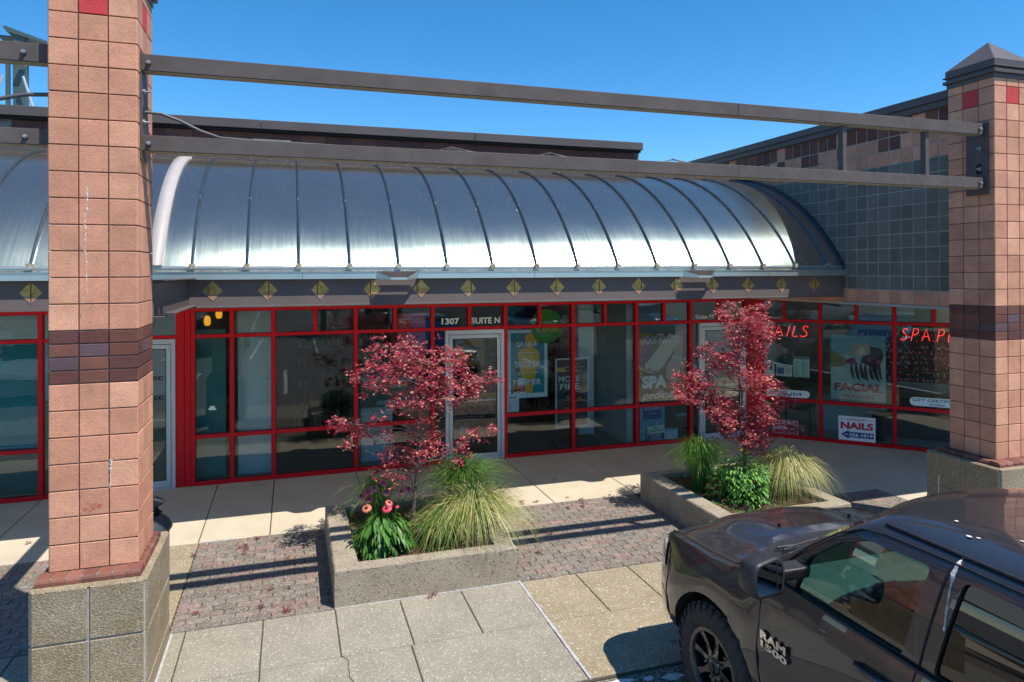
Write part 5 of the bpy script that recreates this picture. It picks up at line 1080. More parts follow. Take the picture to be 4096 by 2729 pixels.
# ---------------- pickup truck
random.seed(5)
OX, OY, OZ = 3.79, 4.16, 0.0
def paintmat():
    m = mat('dark_metallic_paint', (.030, .026, .028), .30, metal=.55, coat=1.0); n = m.node_tree; L = n.links.new; p = n.nodes['Principled BSDF']
    tc = n.nodes.new('ShaderNodeTexCoord'); ns = n.nodes.new('ShaderNodeTexNoise'); ns.inputs['Scale'].default_value = 5; ns.inputs['Detail'].default_value = 8; L(tc.outputs['Object'], ns.inputs[0])
    mr = n.nodes.new('ShaderNodeMapRange'); mr.inputs[1].default_value = .35; mr.inputs[2].default_value = .75; mr.inputs[3].default_value = .0; mr.inputs[4].default_value = .04; L(ns.outputs[0], mr.inputs[0]); L(mr.outputs[0], p.inputs['Coat Roughness'])
    vo = n.nodes.new('ShaderNodeTexVoronoi'); vo.inputs['Scale'].default_value = 45; L(tc.outputs['Object'], vo.inputs['Vector']); m2 = n.nodes.new('ShaderNodeMapRange'); m2.inputs[1].default_value = .05; m2.inputs[2].default_value = .10; m2.inputs[3].default_value = 1; m2.inputs[4].default_value = 0; L(vo.outputs['Distance'], m2.inputs[0])
    sp = n.nodes.new('ShaderNodeSeparateColor'); L(vo.outputs['Color'], sp.inputs[0]); m3 = n.nodes.new('ShaderNodeMapRange'); m3.inputs[1].default_value = .80; m3.inputs[2].default_value = .82; L(sp.outputs[0], m3.inputs[0]); mm = n.nodes.new('ShaderNodeMath'); mm.operation = 'MULTIPLY'; L(m2.outputs[0], mm.inputs[0]); L(m3.outputs[0], mm.inputs[1])
    r = n.nodes.new('ShaderNodeMapRange'); r.inputs[1].default_value = .35; r.inputs[2].default_value = .7; r.inputs[3].default_value = 0; r.inputs[4].default_value = .07; L(ns.outputs[0], r.inputs[0])
    mx = n.nodes.new('ShaderNodeMixRGB'); L(r.outputs[0], mx.inputs[0]); mx.inputs[1].default_value = (.048, .046, .049, 1); mx.inputs[2].default_value = (.13, .12, .11, 1)
    mx2 = n.nodes.new('ShaderNodeMixRGB'); L(mm.outputs[0], mx2.inputs[0]); L(mx.outputs[0], mx2.inputs[1]); mx2.inputs[2].default_value = (.25, .23, .20, 1); L(mx2.outputs[0], p.inputs['Base Color'])
    return m
m_paint = paintmat(); m_trim = mat('black_trim', (.018, .018, .019), .5, c2=(.03, .03, .03), scale=20); m_tyre = mat('tyre_rubber', (.022, .021, .020), .8, c2=(.05, .046, .04), scale=12, bump=.3, bscale=90)
m_chrome = mat('chrome', (.75, .75, .76), .12, metal=1); m_lens = mat('clear_lens', (.55, .52, .45), .12, coat=1, spec=.8)
m_carglass = glassmat('side_glass', (.36, .60, .55), 1.8); m_priv = glassmat('privacy_glass', (.03, .035, .035), 1.7); m_mirror = mat('mirror_glass', (.55, .68, .75), .02, metal=1)
TR = thing('pickup_truck', 'dark metallic four door pickup truck parked nose in at the lower right', 'truck', (OX, OY, -.03))
F9 = [0, .06, .18, .34, .5, .66, .8, .92, 1.0]; WF = [.93, .97, .995, 1.008, 1.010, 1.0, .985, .970, .945]
def lerp(tab, y):
    if y >= tab[0][0]: return tab[0][1]
    for (a, va), (b_, vb) in zip(tab, tab[1:]):
        if y >= b_: return vb+(va-vb)*(y-b_)/(a-b_)
    return tab[-1][1]
ZT = [(.95, .91), (.91, .965), (.85, 1.02), (.74, 1.075), (.6, 1.11), (.16, 1.135), (-.13, 1.165), (-.3, 1.215), (-.5, 1.25), (-.8, 1.262), (-5, 1.27)]
WW = [(.97, .70), (.93, .80), (.88, .87), (.80, .93), (.68, .97), (.50, .996), (.2, 1.0), (-4.5, 1.0), (-4.8, .96)]
ZB = [(.97, .50), (.6, .42), (-4, .42), (-4.8, .52)]
def side(y, f):
    zt = lerp(ZT, y); zb = lerp(ZB, y); z = zb+(zt-zb)*f; w = lerp(WW, y)
    for (a, b_), (wa, wb) in zip(zip(F9, F9[1:]), zip(WF, WF[1:])):
        if a <= f <= b_: k = wa+(wb-wa)*(f-a)/(b_-a); break
    fl = 0
    for yc in (0, -3.57):
        d = math.hypot(y-yc, z-.40)
        if .45 < d < .80: fl = max(fl, .024*math.sin(math.pi*(d-.45)/.35)**2 if d > .62 else .024)
    if -3.0 < y < -.6: k -= .012*math.exp(-((f-.42)/.12)**2)
    return k*w+fl, z
def side_at(y, z): zt = lerp(ZT, y); zb = lerp(ZB, y); return side(y, max(0, min(1, (z-zb)/(zt-zb))))[0]
def section(y):
    s = [side(y, f) for f in F9]; zt = lerp(ZT, y); w = lerp(WW, y); P = [(s[0][0]*.85, s[0][1])]+s
    if y > -.34:   # bonnet with a raised centre and a sunken cowl behind it
        k = min(1, max(0, (1.0-y)/.6)); fr = (1 if y < .78 else max(0, (.97-y)/.19))
        xs_ = [.905, .88, .84, .76, .64, .54, .46, .38, .20, 0]; hs = [.012, .010, .014, .026, .038, .046, .054+.030*k, .060+.045*k, .070+.048*k, .073+.049*k]
        for x, h in zip(xs_, hs):
            z = zt+h*fr**.6
            if x < .85: z -= .055*min(1, max(0, (.09-.28*(x/.84)**2.3-y)/.02))
            P.append((x*w, z))
    elif y > -2.72 or y < -4.73:
        P += [(.86*w, zt+.004), (.845*w, zt-.02), (.84*w, .90), (.80, .84), (.64, .84), (.54, .84), (.46, .84), (.38, .84), (.2, .84), (0, .84)] if y > -2.72 else [(.9*w, zt), (.86*w, zt), (.84*w, zt-.01), (.8*w, zt-.01), (.64, zt-.01), (.54, zt-.01), (.46, zt-.01), (.38, zt-.01), (.2, zt-.01), (0, zt-.01)]
    else: P += [(.90, zt+.012), (.86, zt), (.85, .80), (.80, .78), (.64, .78), (.54, .78), (.46, .78), (.38, .78), (.2, .78), (0, .78)]
    return P
ys_ = [.955, .93, .90, .86, .80, .72, .62, .52, .42, .3, .16, .10, .07, .05, .03, .01, -.01, -.03, -.05, -.07, -.10, -.13, -.16, -.18, -.20, -.22, -.24, -.27, -.30, -.335, -.36, -.42, -.5, -.6, -.8, -1.1, -1.4, -1.7, -2.0, -2.3, -2.6, -2.70, -2.735, -2.85, -3.0, -3.2, -3.4, -3.6, -3.8, -4.0, -4.2, -4.5, -4.70, -4.75, -4.80]
def loft(mb, ys, secf, dark_from=None):
    rows = []
    for y in ys:
        h = secf(y); rows.append([(-x, y, z) for x, z in h]+[(x, y, z) for x, z in reversed(h[:-1])])
    n = len(rows[0]); vs = [p for r_ in rows for p in r_]
    mb.smooth = True; mb.add(vs, [(k*n+i, (k+1)*n+i, (k+1)*n+(i+1) % n, k*n+(i+1) % n) for k in range(len(rows)-1) for i in range(n)]); mb.smooth = False
    mb.add(rows[0], [list(range(n))]); mb.add(rows[-1], [list(range(n-1, -1, -1))])
TM = Matrix.Translation((OX, OY, OZ))
def weld(o):
    bm = bmesh.new(); bm.from_mesh(o.data); bmesh.ops.remove_doubles(bm, verts=bm.verts, dist=1e-5); bmesh.ops.recalc_face_normals(bm, faces=bm.faces); bm.to_mesh(o.data); bm.free()
def boolean(o, cutters, op='DIFFERENCE'):
    for c in cutters: md = o.modifiers.new('b', 'BOOLEAN'); md.operation = op; md.object = c; md.solver = 'EXACT'
    dg = bpy.context.evaluated_depsgraph_get(); me = bpy.data.meshes.new_from_object(o.evaluated_get(dg)); o.modifiers.clear(); old = o.data; o.data = me; me.name = old.name
    for c in cutters: bpy.data.objects.remove(c)
b = MB(m_paint); b.mats.append(m_trim); b.T = TM; loft(b, ys_, section); BODY = build('body', b, TR); weld(BODY)
cut = []
for yc in (0.0, -3.57):
    for s in (-1, 1):
        c = MB(m_paint); c.use(m_trim); c.T = TM; c.smooth = True; n = 48; r = .505
        c.add([(s*x, yc+r*math.cos(6.2832*i/n), .395+r*math.sin(6.2832*i/n)) for x in (.60, 1.3) for i in range(n)], [(i, (i+1) % n, (i+1) % n+n, i+n) for i in range(n)]); c.smooth = False
        c.add([(s*.60, yc+r*math.cos(6.2832*i/n), .395+r*math.sin(6.2832*i/n)) for i in range(n)], [list(range(n))]); c.add([(s*1.3, yc+r*math.cos(6.2832*i/n), .395+r*math.sin(6.2832*i/n)) for i in range(n)], [list(range(n-1, -1, -1))])
        o = build('cutter', c, TR); weld(o); cut.append(o)
boolean(BODY, cut); BODY.data.set_sharp_from_angle(angle=R(38))
# cab shell
WC = [(1.95, .10), (1.872, .50), (1.855, .61), (1.83, .72), (1.80, .785), (1.75, .825), (1.65, .858), (1.5, .892), (1.35, .918), (1.15, .94)]
YF = [(1.872, -1.28), (1.862, -1.14), (1.85, -1.02), (1.80, -.92), (1.7, -.77), (1.55, -.56), (1.4, -.36), (1.28, -.20), (1.15, -.04)]
YR = [(1.895, -2.35), (1.87, -2.52), (1.84, -2.60), (1.7, -2.64), (1.15, -2.72)]
def ring(z, off=0):
    w = lerp(WC, z)-off; yf = lerp(YF, z)-off*1.4; yr = lerp(YR, z)+off; c = .27 if z < 1.8 else .27-(z-1.8)*1.2; P = []
    NX = 16
    for i in range(NX+1): x = -w*.93+2*w*.93*i/NX; P.append((x, yf-c*abs(x/(w*.93))**2.3*.8))
    yc = yf-c*.8; rr_ = w*.07
    for k in (1, 2, 3): a = k/3*math.pi/2; P.append((w*.93+rr_*math.sin(a), yc-.10*(1-math.cos(a))))
    ys0 = yc-.10
    for k in range(1, 15): P.append((w, ys0+(yr+.08-ys0)*k/14))
    P.append((w*.97, yr+.02)); 
    for i in range(7): P.append((w*.9-2*w*.9*i/6, yr))
    P.append((-w*.97, yr+.02))
    for k in range(14, 0, -1): P.append((-w, ys0+(yr+.08-ys0)*k/14))
    for k in (3, 2, 1): a = k/3*math.pi/2; P.append((-w*.93-rr_*math.sin(a), yc-.10*(1-math.cos(a))))
    return [(x, y, z) for x, y in P]
ZL = [1.15, 1.25, 1.35, 1.42, 1.5, 1.58, 1.66, 1.72, 1.77, 1.81, 1.84, 1.855, 1.865, 1.87]
def cabloft(mb, off, z0, ztop):
    L = [z for z in ZL if z < ztop-.004]+[ztop]; L[0] = z0; rows = [ring(z, off) for z in L]; n = len(rows[0]); mb.smooth = True
    mb.add([p for r_ in rows for p in r_], [(k*n+i, k*n+(i+1) % n, (k+1)*n+(i+1) % n, (k+1)*n+i) for k in range(len(rows)-1) for i in range(n)])
    # crowned roof: concentric rings towards the centre
    last = rows[-1]; cx, cy = 0, sum(p[1] for p in last)/n; pr = last; zz = ztop
    for s, dz in ((.75, .006), (.45, .010), (.15, .012)):
        nr = [(cx+(p[0]-cx)*s, cy+(p[1]-cy)*s, zz+dz) for p in last]; mb.add(pr+nr, [(i, (i+1) % n, (i+1) % n+n, i+n) for i in range(n)]); pr = nr
    mb.add(pr, [list(range(n))]); mb.smooth = False; mb.add(rows[0], [list(range(n-1, -1, -1))])
b = MB(m_paint); b.mats.append(m_trim); b.T = TM; cabloft(b, 0, 1.20, 1.868); CAB = build('cab_shell', b, TR); weld(CAB)
c = MB(m_paint); c.use(m_trim); c.T = TM; cabloft(c, .045, 1.10, 1.83); inner = build('cutter', c, TR); weld(inner)
def winprism(pts, x0, x1):
    c = MB(m_paint); c.use(m_trim); c.T = TM; c.prism(pts, 'x', x0, x1); o = build('cutter', c, TR); weld(o); return o
def rounded(pts, r=.035, n=4):
    out = []; k = len(pts)
    for i in range(k):
        p0, p1, p2 = Vector(pts[i-1]), Vector(pts[i]), Vector(pts[(i+1) % k]); a = (p0-p1).normalized()*min(r, (p0-p1).length*.4); c_ = (p2-p1).normalized()*min(r, (p2-p1).length*.4)
        for j in range(n+1): t = j/n; out.append(tuple((p1+a)*(1-t)**2+p1*2*t*(1-t)+(p1+c_)*t*t))
    return out
W1 = [(-.73, 1.262), (-1.50, 1.275), (-1.585, 1.735), (-1.20, 1.725), (-1.04, 1.66), (-.82, 1.49)]
W2 = [(-1.675, 1.275), (-2.42, 1.29), (-2.44, 1.60), (-2.36, 1.735), (-1.76, 1.735)]
cuts = [inner]
for s in (-1, 1): cuts += [winprism(rounded(W1), s*.70, s*1.1), winprism(rounded(W2), s*.70, s*1.1)]
c = MB(m_paint); c.use(m_trim); c.T = TM; c.prism(rounded([(-.80, 1.18), (.80, 1.18), (.66, 1.815), (-.66, 1.815)], .07), 'y', .35, -1.18); o = build('cutter', c, TR); weld(o); cuts.append(o)
c = MB(m_paint); c.use(m_trim); c.T = TM; c.prism(rounded([(-.70, 1.35), (.70, 1.35), (.62, 1.76), (-.62, 1.76)], .05), 'y', -2.45, -2.9); o = build('cutter', c, TR); weld(o); cuts.append(o)
boolean(CAB, cuts); CAB.data.set_sharp_from_angle(angle=R(38))
def pane(name, mt, ia, ib, z0, z1, off=.016):
    b = MB(mt); b.T = TM; L = [z0+(z1-z0)*k/8 for k in range(9)]; rows = [ring(z, off)[ia:ib] for z in L]; n = len(rows[0]); b.smooth = True
    b.add([p for r_ in rows for p in r_], [(k*n+i, k*n+i+1, (k+1)*n+i+1, (k+1)*n+i) for k in range(8) for i in range(n-1)]); return build(name, b, TR)
N0 = 17+3
pane('windscreen', m_carglass, 0, 17, 1.17, 1.83)
def sidepane(s, y0, y1, z0, z1, mt, name):
    b = MB(mt); b.T = TM; b.smooth = True; vs = []; ny = 6; nz = 8
    for k in range(nz+1):
        z = z0+(z1-z0)*k/nz; x = (lerp(WC, z)-.018)*s
        ya = min(y0, lerp(YF, z)-.33) if y0 > -1 else y0
        for i in range(ny+1): vs.append((x, ya+(y1-ya)*i/ny, z))
    b.add(vs, [(k*(ny+1)+i, k*(ny+1)+i+1, (k+1)*(ny+1)+i+1, (k+1)*(ny+1)+i) for k in range(nz) for i in range(ny)]); return build(name, b, TR)
for s in (-1, 1): sidepane(s, -.55, -1.60, 1.24, 1.745, m_carglass, 'front_side_window'); sidepane(s, -1.665, -2.46, 1.24, 1.745, m_priv, 'rear_side_window')
b = MB(m_priv); b.T = TM; rect(b, -.72, .72, 1.33, 1.78, -2.63); build('rear_window', b, TR)
# interior
m_dash = mat('pale_dash', (.13, .15, .14), .6); m_int = mat('dark_trim_plastic', (.03, .032, .034), .6); m_seat = mat('seat_fabric', (.05, .05, .055), .8)
b = MB(m_dash); b.T = TM; b.prism([(-.30, .9), (-.30, 1.19), (-.55, 1.21), (-.78, 1.17), (-.84, 1.05), (-.80, .85)], 'x', -.80, .80); b.use(m_int); b.box(-.14, .14, -.855, -.80, .88, 1.12); b.box(-.70, -.25, -.86, -.79, 1.05, 1.20); b.box(-.79, -.70, -.87, -.84, .95, 1.10)
DASH = build('dashboard', b, TR, bevel=.01)
b = MB(m_int); b.T = TM; n = 28; c0 = Vector((-.42, -1.0, 1.13)); ax = Vector((0, -.85, .52)).normalized(); a1 = Vector((1, 0, 0)); a2 = ax.cross(a1)
b.tube([c0+(a1*math.cos(6.2832*i/n)+a2*math.sin(6.2832*i/n))*.19 for i in range(n+1)], .014, 8); b.tube([c0-a1*.18, c0, c0+a1*.18], .018, 6); b.tube([c0, c0-a2*.18], .016, 6); b.cyl(c0, c0-ax*.2, .03, 8); build('steering_wheel', b, DASH)
for x in (-.42, .42):
    b = MB(m_seat); b.T = TM; b.box(x-.26, x+.26, -1.85, -1.25, .84, 1.0); b.prism([(-1.80, .95), (-1.66, .95), (-1.85, 1.52), (-1.95, 1.52)], 'x', x-.25, x+.25); b.prism([(-1.87, 1.54), (-1.78, 1.55), (-1.83, 1.72), (-1.92, 1.70)], 'x', x-.13, x+.13); build('seat', b, TR, bevel=.03)
b = MB(m_seat); b.T = TM; b.box(-.78, .78, -2.55, -2.05, .84, 1.0); b.box(-.78, .78, -2.62, -2.50, .95, 1.50); build('rear_bench', b, TR, bevel=.03)
b = MB(m_int); b.T = TM; b.box(-.09, .09, -.93, -.90, 1.66, 1.73); b.cyl((0, -.90, 1.70), (0, -.84, 1.77), .01, 6); build('rear_view_mirror', b, TR)
# seams, mouldings
def seam(pts, name='panel_gap', r=.0045, m=m_dark):
    for s in (-1, 1): b = MB(m); b.T = TM; b.tube([(s*(side_at(y, z)+.000), y, z) for y, z in pts], r, 6); build(name, b, BODY)
def dens(pts, n=10):
    out = []
    for (a, b_) in zip(pts, pts[1:]):
        for i in range(n): t = i/n; out.append((a[0]+(b_[0]-a[0])*t, a[1]+(b_[1]-a[1])*t))
    return out+[pts[-1]]
seam(dens([(-.50, 1.235), (-.50, 1.07), (-.515, .85), (-.54, .62), (-.56, .46)]))
seam(dens([(-1.60, 1.262), (-1.595, .9), (-1.60, .46)])); seam(dens([(-2.62, 1.265), (-2.62, .9), (-2.50, .62)])); seam(dens([(.62, .58), (.60, .80), (.62, 1.0), (.70, 1.06)])); seam(dens([(-2.725, 1.265), (-2.725, .46)]), r=.010)
seam(dens([(-.54, .62), (-1.0, .60), (-2.5, .60)]), r=.003)
for s in (-1, 1):
    b = MB(m_dark); b.T = TM; b.tube([(s*lerp(WW, y)*.895, y, lerp(ZT, y)+.0105*(1 if y < .8 else .6)) for y in [.86-.045*k for k in range(23)]]+[(s*.86, -.22, 1.213), (s*.80, -.27, 1.235)], .007, 6); build('bonnet_gap', b, BODY)
# belt moulding, roof ditch, door frame seams
for s in (-1, 1):
    b = MB(m_trim); b.T = TM; b.tube([(s*(side_at(y, 1.262)+.0), y, 1.266) for y in [-.62-.1*k for k in range(21)]], .010, 6); build('belt_moulding', b, CAB)
    b = MB(m_trim); b.T = TM; b.tube([(s*.756, y, 1.822) for y in [-1.25-.1*k for k in range(13)]], .009, 6); build('roof_moulding', b, CAB)
    b = MB(m_dark); b.T = TM; b.tube([(s*(lerp(WC, z)+.001), -1.60-(z-1.27)*.16, z) for z in [1.27+.05*k for k in range(11)]], .006, 6)
    b.tube([(s*(lerp(WC, z)+.0005), y, z) for y, z in ((-.62, 1.37), (-.80, 1.54), (-1.0, 1.69), (-1.15, 1.765), (-1.3, 1.782), (-1.66, 1.787), (-2.0, 1.785), (-2.4, 1.775), (-2.52, 1.72), (-2.55, 1.5), (-2.56, 1.3))], .005, 6); build('door_gap', b, CAB)
# mirror: housing, glass, arm
def mirror(s):
    MT = TM @ Matrix.Translation((s*1.235, -.90, 1.45)) @ Matrix.Rotation(s*R(-12), 4, 'Z') @ Matrix.Scale(.9, 4); k = s
    pr = rounded([(-.125, -.105), (.115, -.115), (.135, .02), (.09, .11), (-.11, .095), (-.135, 0)], .04) 
    b = MB(m_trim); b.T = MT; n = len(pr); b.smooth = True
    def Rg(sc, y): return [(p[0]*sc*(-k), y, p[1]*sc) for p in pr]
    rg = [Rg(.94, -.012), Rg(1.04, -.012), Rg(1.06, .02), Rg(1.02, .08), Rg(.86, .14), Rg(.5, .17)]; b.add([p for q in rg for p in q], [(j*n+i, j*n+(i+1) % n, (j+1)*n+(i+1) % n, (j+1)*n+i) for j in range(len(rg)-1) for i in range(n)]); b.smooth = False; b.add(rg[-1], [list(range(n))]); b.add(rg[0], [list(range(n-1, -1, -1))])
    H = build('mirror', b, TR, fixn=True)
    b = MB(m_mirror); b.T = MT; b.add(Rg(.90, -.0135), [list(range(n))]); b.use(m_dark); b.box(-k*.06, -k*.066, -.0155, -.0125, -.09, .08); build('mirror_glass', b, H, fixn=True)
    b = MB(m_lens); b.T = MT; b.add([(-k*p[0], p[1], p[2]) for p in ((.143, .01, -.02), (.143, .06, -.02), (.125, .06, .075), (.115, .01, .09))], [(0, 1, 2, 3), (3, 2, 1, 0)]); build('side_lamp', b, H)
    b = MB(m_trim); b.T = TM; b.prism(rounded([(-.72, 1.37), (-.83, 1.37), (-.85, 1.445), (-.74, 1.455)], .02), 'x', s*.90, s*1.16); b.prism([(-.60, 1.27), (-.735, 1.27), (-.815, 1.46), (-.76, 1.46)], 'x', s*.90, s*.925); build('mirror_arm', b, H)
mirror(-1); mirror(1)
# handles and badge
for s in (-1, 1):
    for yc in (-1.38, -2.42):
        b = MB(m_paint); b.T = TM; xx = side_at(yc, 1.12); b.tube([(s*(xx-.005), yc+.12, 1.122), (s*(xx+.028), yc+.09, 1.126), (s*(xx+.038), yc+.03, 1.13), (s*(xx+.038), yc-.04, 1.132), (s*(xx+.026), yc-.09, 1.13), (s*(xx-.005), yc-.12, 1.126)], [.012, .017, .016, .016, .019, .014], 10)
        b.use(m_dark); b.prism(rounded([(yc+.085, 1.095), (yc-.06, 1.095), (yc-.06, 1.15), (yc+.085, 1.15)], .02), 'x', s*(xx-.01), s*(xx+.002)); build('door_handle', b, BODY)
BT = TM @ Matrix(((0, 0, -1, 0), (-1, 0, 0, 0), (0, 1, 0, 0), (0, 0, 0, 1)))   # local x backwards along the truck, y up, z outwards
def badge(t, ya, yb, za, zb, xo):
    V, F = text_mesh(t, .045, 0, 1.02); ax = min(v.x for v in V); bx = max(v.x for v in V); az = min(v.y for v in V); bz = max(v.y for v in V); b = MB(m_dark); b.T = TM
    for (d, m_) in ((.0, m_dark), (.007, m_chrome)):
        b.use(m_); g_ = .003 if m_ is m_dark else 0; b.add([(-(side_at(ya, .9)+xo+d), ya+(yb-ya)*(v.x-ax)/(bx-ax)-g_, za+(zb-za)*(v.y-az)/(bz-az)-g_) for v in V], F)
    build('badge', b, BODY)
badge('RAM', -.545, -.775, .903, .953, .004); badge('1500', -.548, -.785, .850, .893, .004)
# bonnet fittings: washer jets, wipers, cowl, hood scallops
b = MB(m_dark); b.T = TM
for x in (-.28, .38): b.prism([(x-.012, 1.225), (x+.012, 1.225), (x, 1.265)], 'y', .18, .21)
build('washer_jet', b, BODY)
b = MB(m_trim); b.T = TM; N = 20; vs = []
for i in range(N+1):
    x = -.80+1.6*i/N; q_ = abs(x/.8)**2.3; y0 = .06-.26*q_; z0 = 1.222-.01*q_; vs += [(x, y0+.02, z0), (x, y0-.10, z0-.012), (x, y0-.19, z0+.01)]
b.smooth = True; b.add(vs, [(3*i+j, 3*i+j+1, 3*i+4+j, 3*i+3+j) for i in range(N) for j in range(2)]); b.smooth = False; build('cowl', b, BODY)
b = MB(m_trim); b.T = TM
for (xa, xb) in ((-.55, -.05), (.10, .62)):
    pts = []
    for k in range(9): x = xa+(xb-xa)*k/8; q_ = abs(x/.8)**2.3; pts.append((x, -.09-.22*q_-.05*(k/8), 1.245+.03*(k/8)))
    b.tube(pts, .008, 6); b.tube([(xa, -.03-.2*abs(xa/.8)**2.3, 1.235), pts[2]], .012, 6)
build('wiper', b, BODY)
# front end: grille, headlights, bumper
b = MB(m_trim); b.T = TM; b.box(-.52, .52, .945, .985, .70, .86); b.use(m_chrome)
for q in ((-.56, -.52, .70, .89), (.52, .56, .70, .89), (-.52, .52, .86, .89), (-.52, .52, .685, .715), (-.03, .03, .715, .86), (-.52, -.03, .78, .80), (.03, .52, .78, .80)): b.box(q[0], q[1], .95, 1.0, q[2], q[3])
build('grille', b, TR, bevel=.006)
for s in (-1, 1):
    b = MB(m_lens); b.T = TM; vs = []; ysl = [.955, .93, .90, .86, .80, .74, .68]; fs_ = [.62, .72, .82, .90, .96]; b.smooth = True
    for y in ysl:
        for f_ in fs_: x, z = side(y, f_); vs.append((s*(x+.006), y+.004, z-.0*(y)))
    n = len(fs_); b.add(vs, [(k*n+i, k*n+i+1, (k+1)*n+i+1, (k+1)*n+i) for k in range(len(ysl)-1) for i in range(n-1)]); b.smooth = False
    b.add([(s*.58, .962, .72), (s*.69, .962, .72), (s*.68, .962, .87), (s*.58, .962, .88)], [(0, 1, 2, 3)]); build('headlight', b, TR)
b = MB(m_paint); b.T = TM; b.smooth = True; prof = [(-.02, .70), (.03, .70), (.055, .66), (.05, .56), (.03, .46), (-.03, .42)]; path = []
for i in range(33): t = -1+2*i/32; path.append((t, ))
vs = []
for (t,) in path:
    x = t*1.0; a = abs(t); yy = .99-.10*a**2.2-(.32*max(0, (a-.80)/.20)**1.6); xx = math.copysign(min(abs(x), .985)*1.0, x)
    for (o_, z) in prof: nx = 0 if a < .8 else (a-.8)/.2; vs.append((xx+math.copysign(o_*nx*.6, x), yy+o_*(1-nx*.6), z))
n = len(prof); b.add(vs, [(k*n+i, k*n+i+1, (k+1)*n+i+1, (k+1)*n+i) for k in range(32) for i in range(n-1)]); b.smooth = False; BP = build('front_bumper', b, TR, fixn=True)
b = MB(m_trim); b.T = TM; b.box(-.55, .55, .93, 1.02, .48, .60); b.box(-.80, .80, .75, .93, .34, .44); build('lower_valance', b, BP, bevel=.02)
b = MB(m_trim); b.T = TM; b.box(-.88, .88, -2.7, -.6, .30, .44); b.box(-.7, .7, -4.7, .8, .34, .45)
for s in (-1, 1): b.tube([(s*1.0, -.62, .36), (s*1.02, -.8, .35), (s*1.02, -2.4, .35), (s*1.0, -2.58, .36)], .045, 10)
build('chassis_and_steps', b, TR, bevel=.01)
b = MB(m_chrome); b.T = TM; b.box(-.95, .95, -4.98, -4.84, .50, .68); build('rear_bumper', b, TR, bevel=.03)
for s in (-1, 1):
    b = MB(ink((.35, .01, .01))); b.T = TM; b.box(s*.90, s*.975, -4.83, -4.72, .85, 1.18); build('tail_light', b, TR, bevel=.01)
b = MB(m_trim); b.T = TM; b.cyl((.80, -.22, 1.20), (.80, -.22, 1.225), .022, 12); b.use(m_bolt); b.tube([(.80, -.22, 1.22), (.805, -.23, 1.64)], .0035, 6); b.lathe([(0, -.006), (.006, 0), (0, .006)], (.805, -.23, 1.64), (0, 0, 1), 8); build('antenna', b, TR)
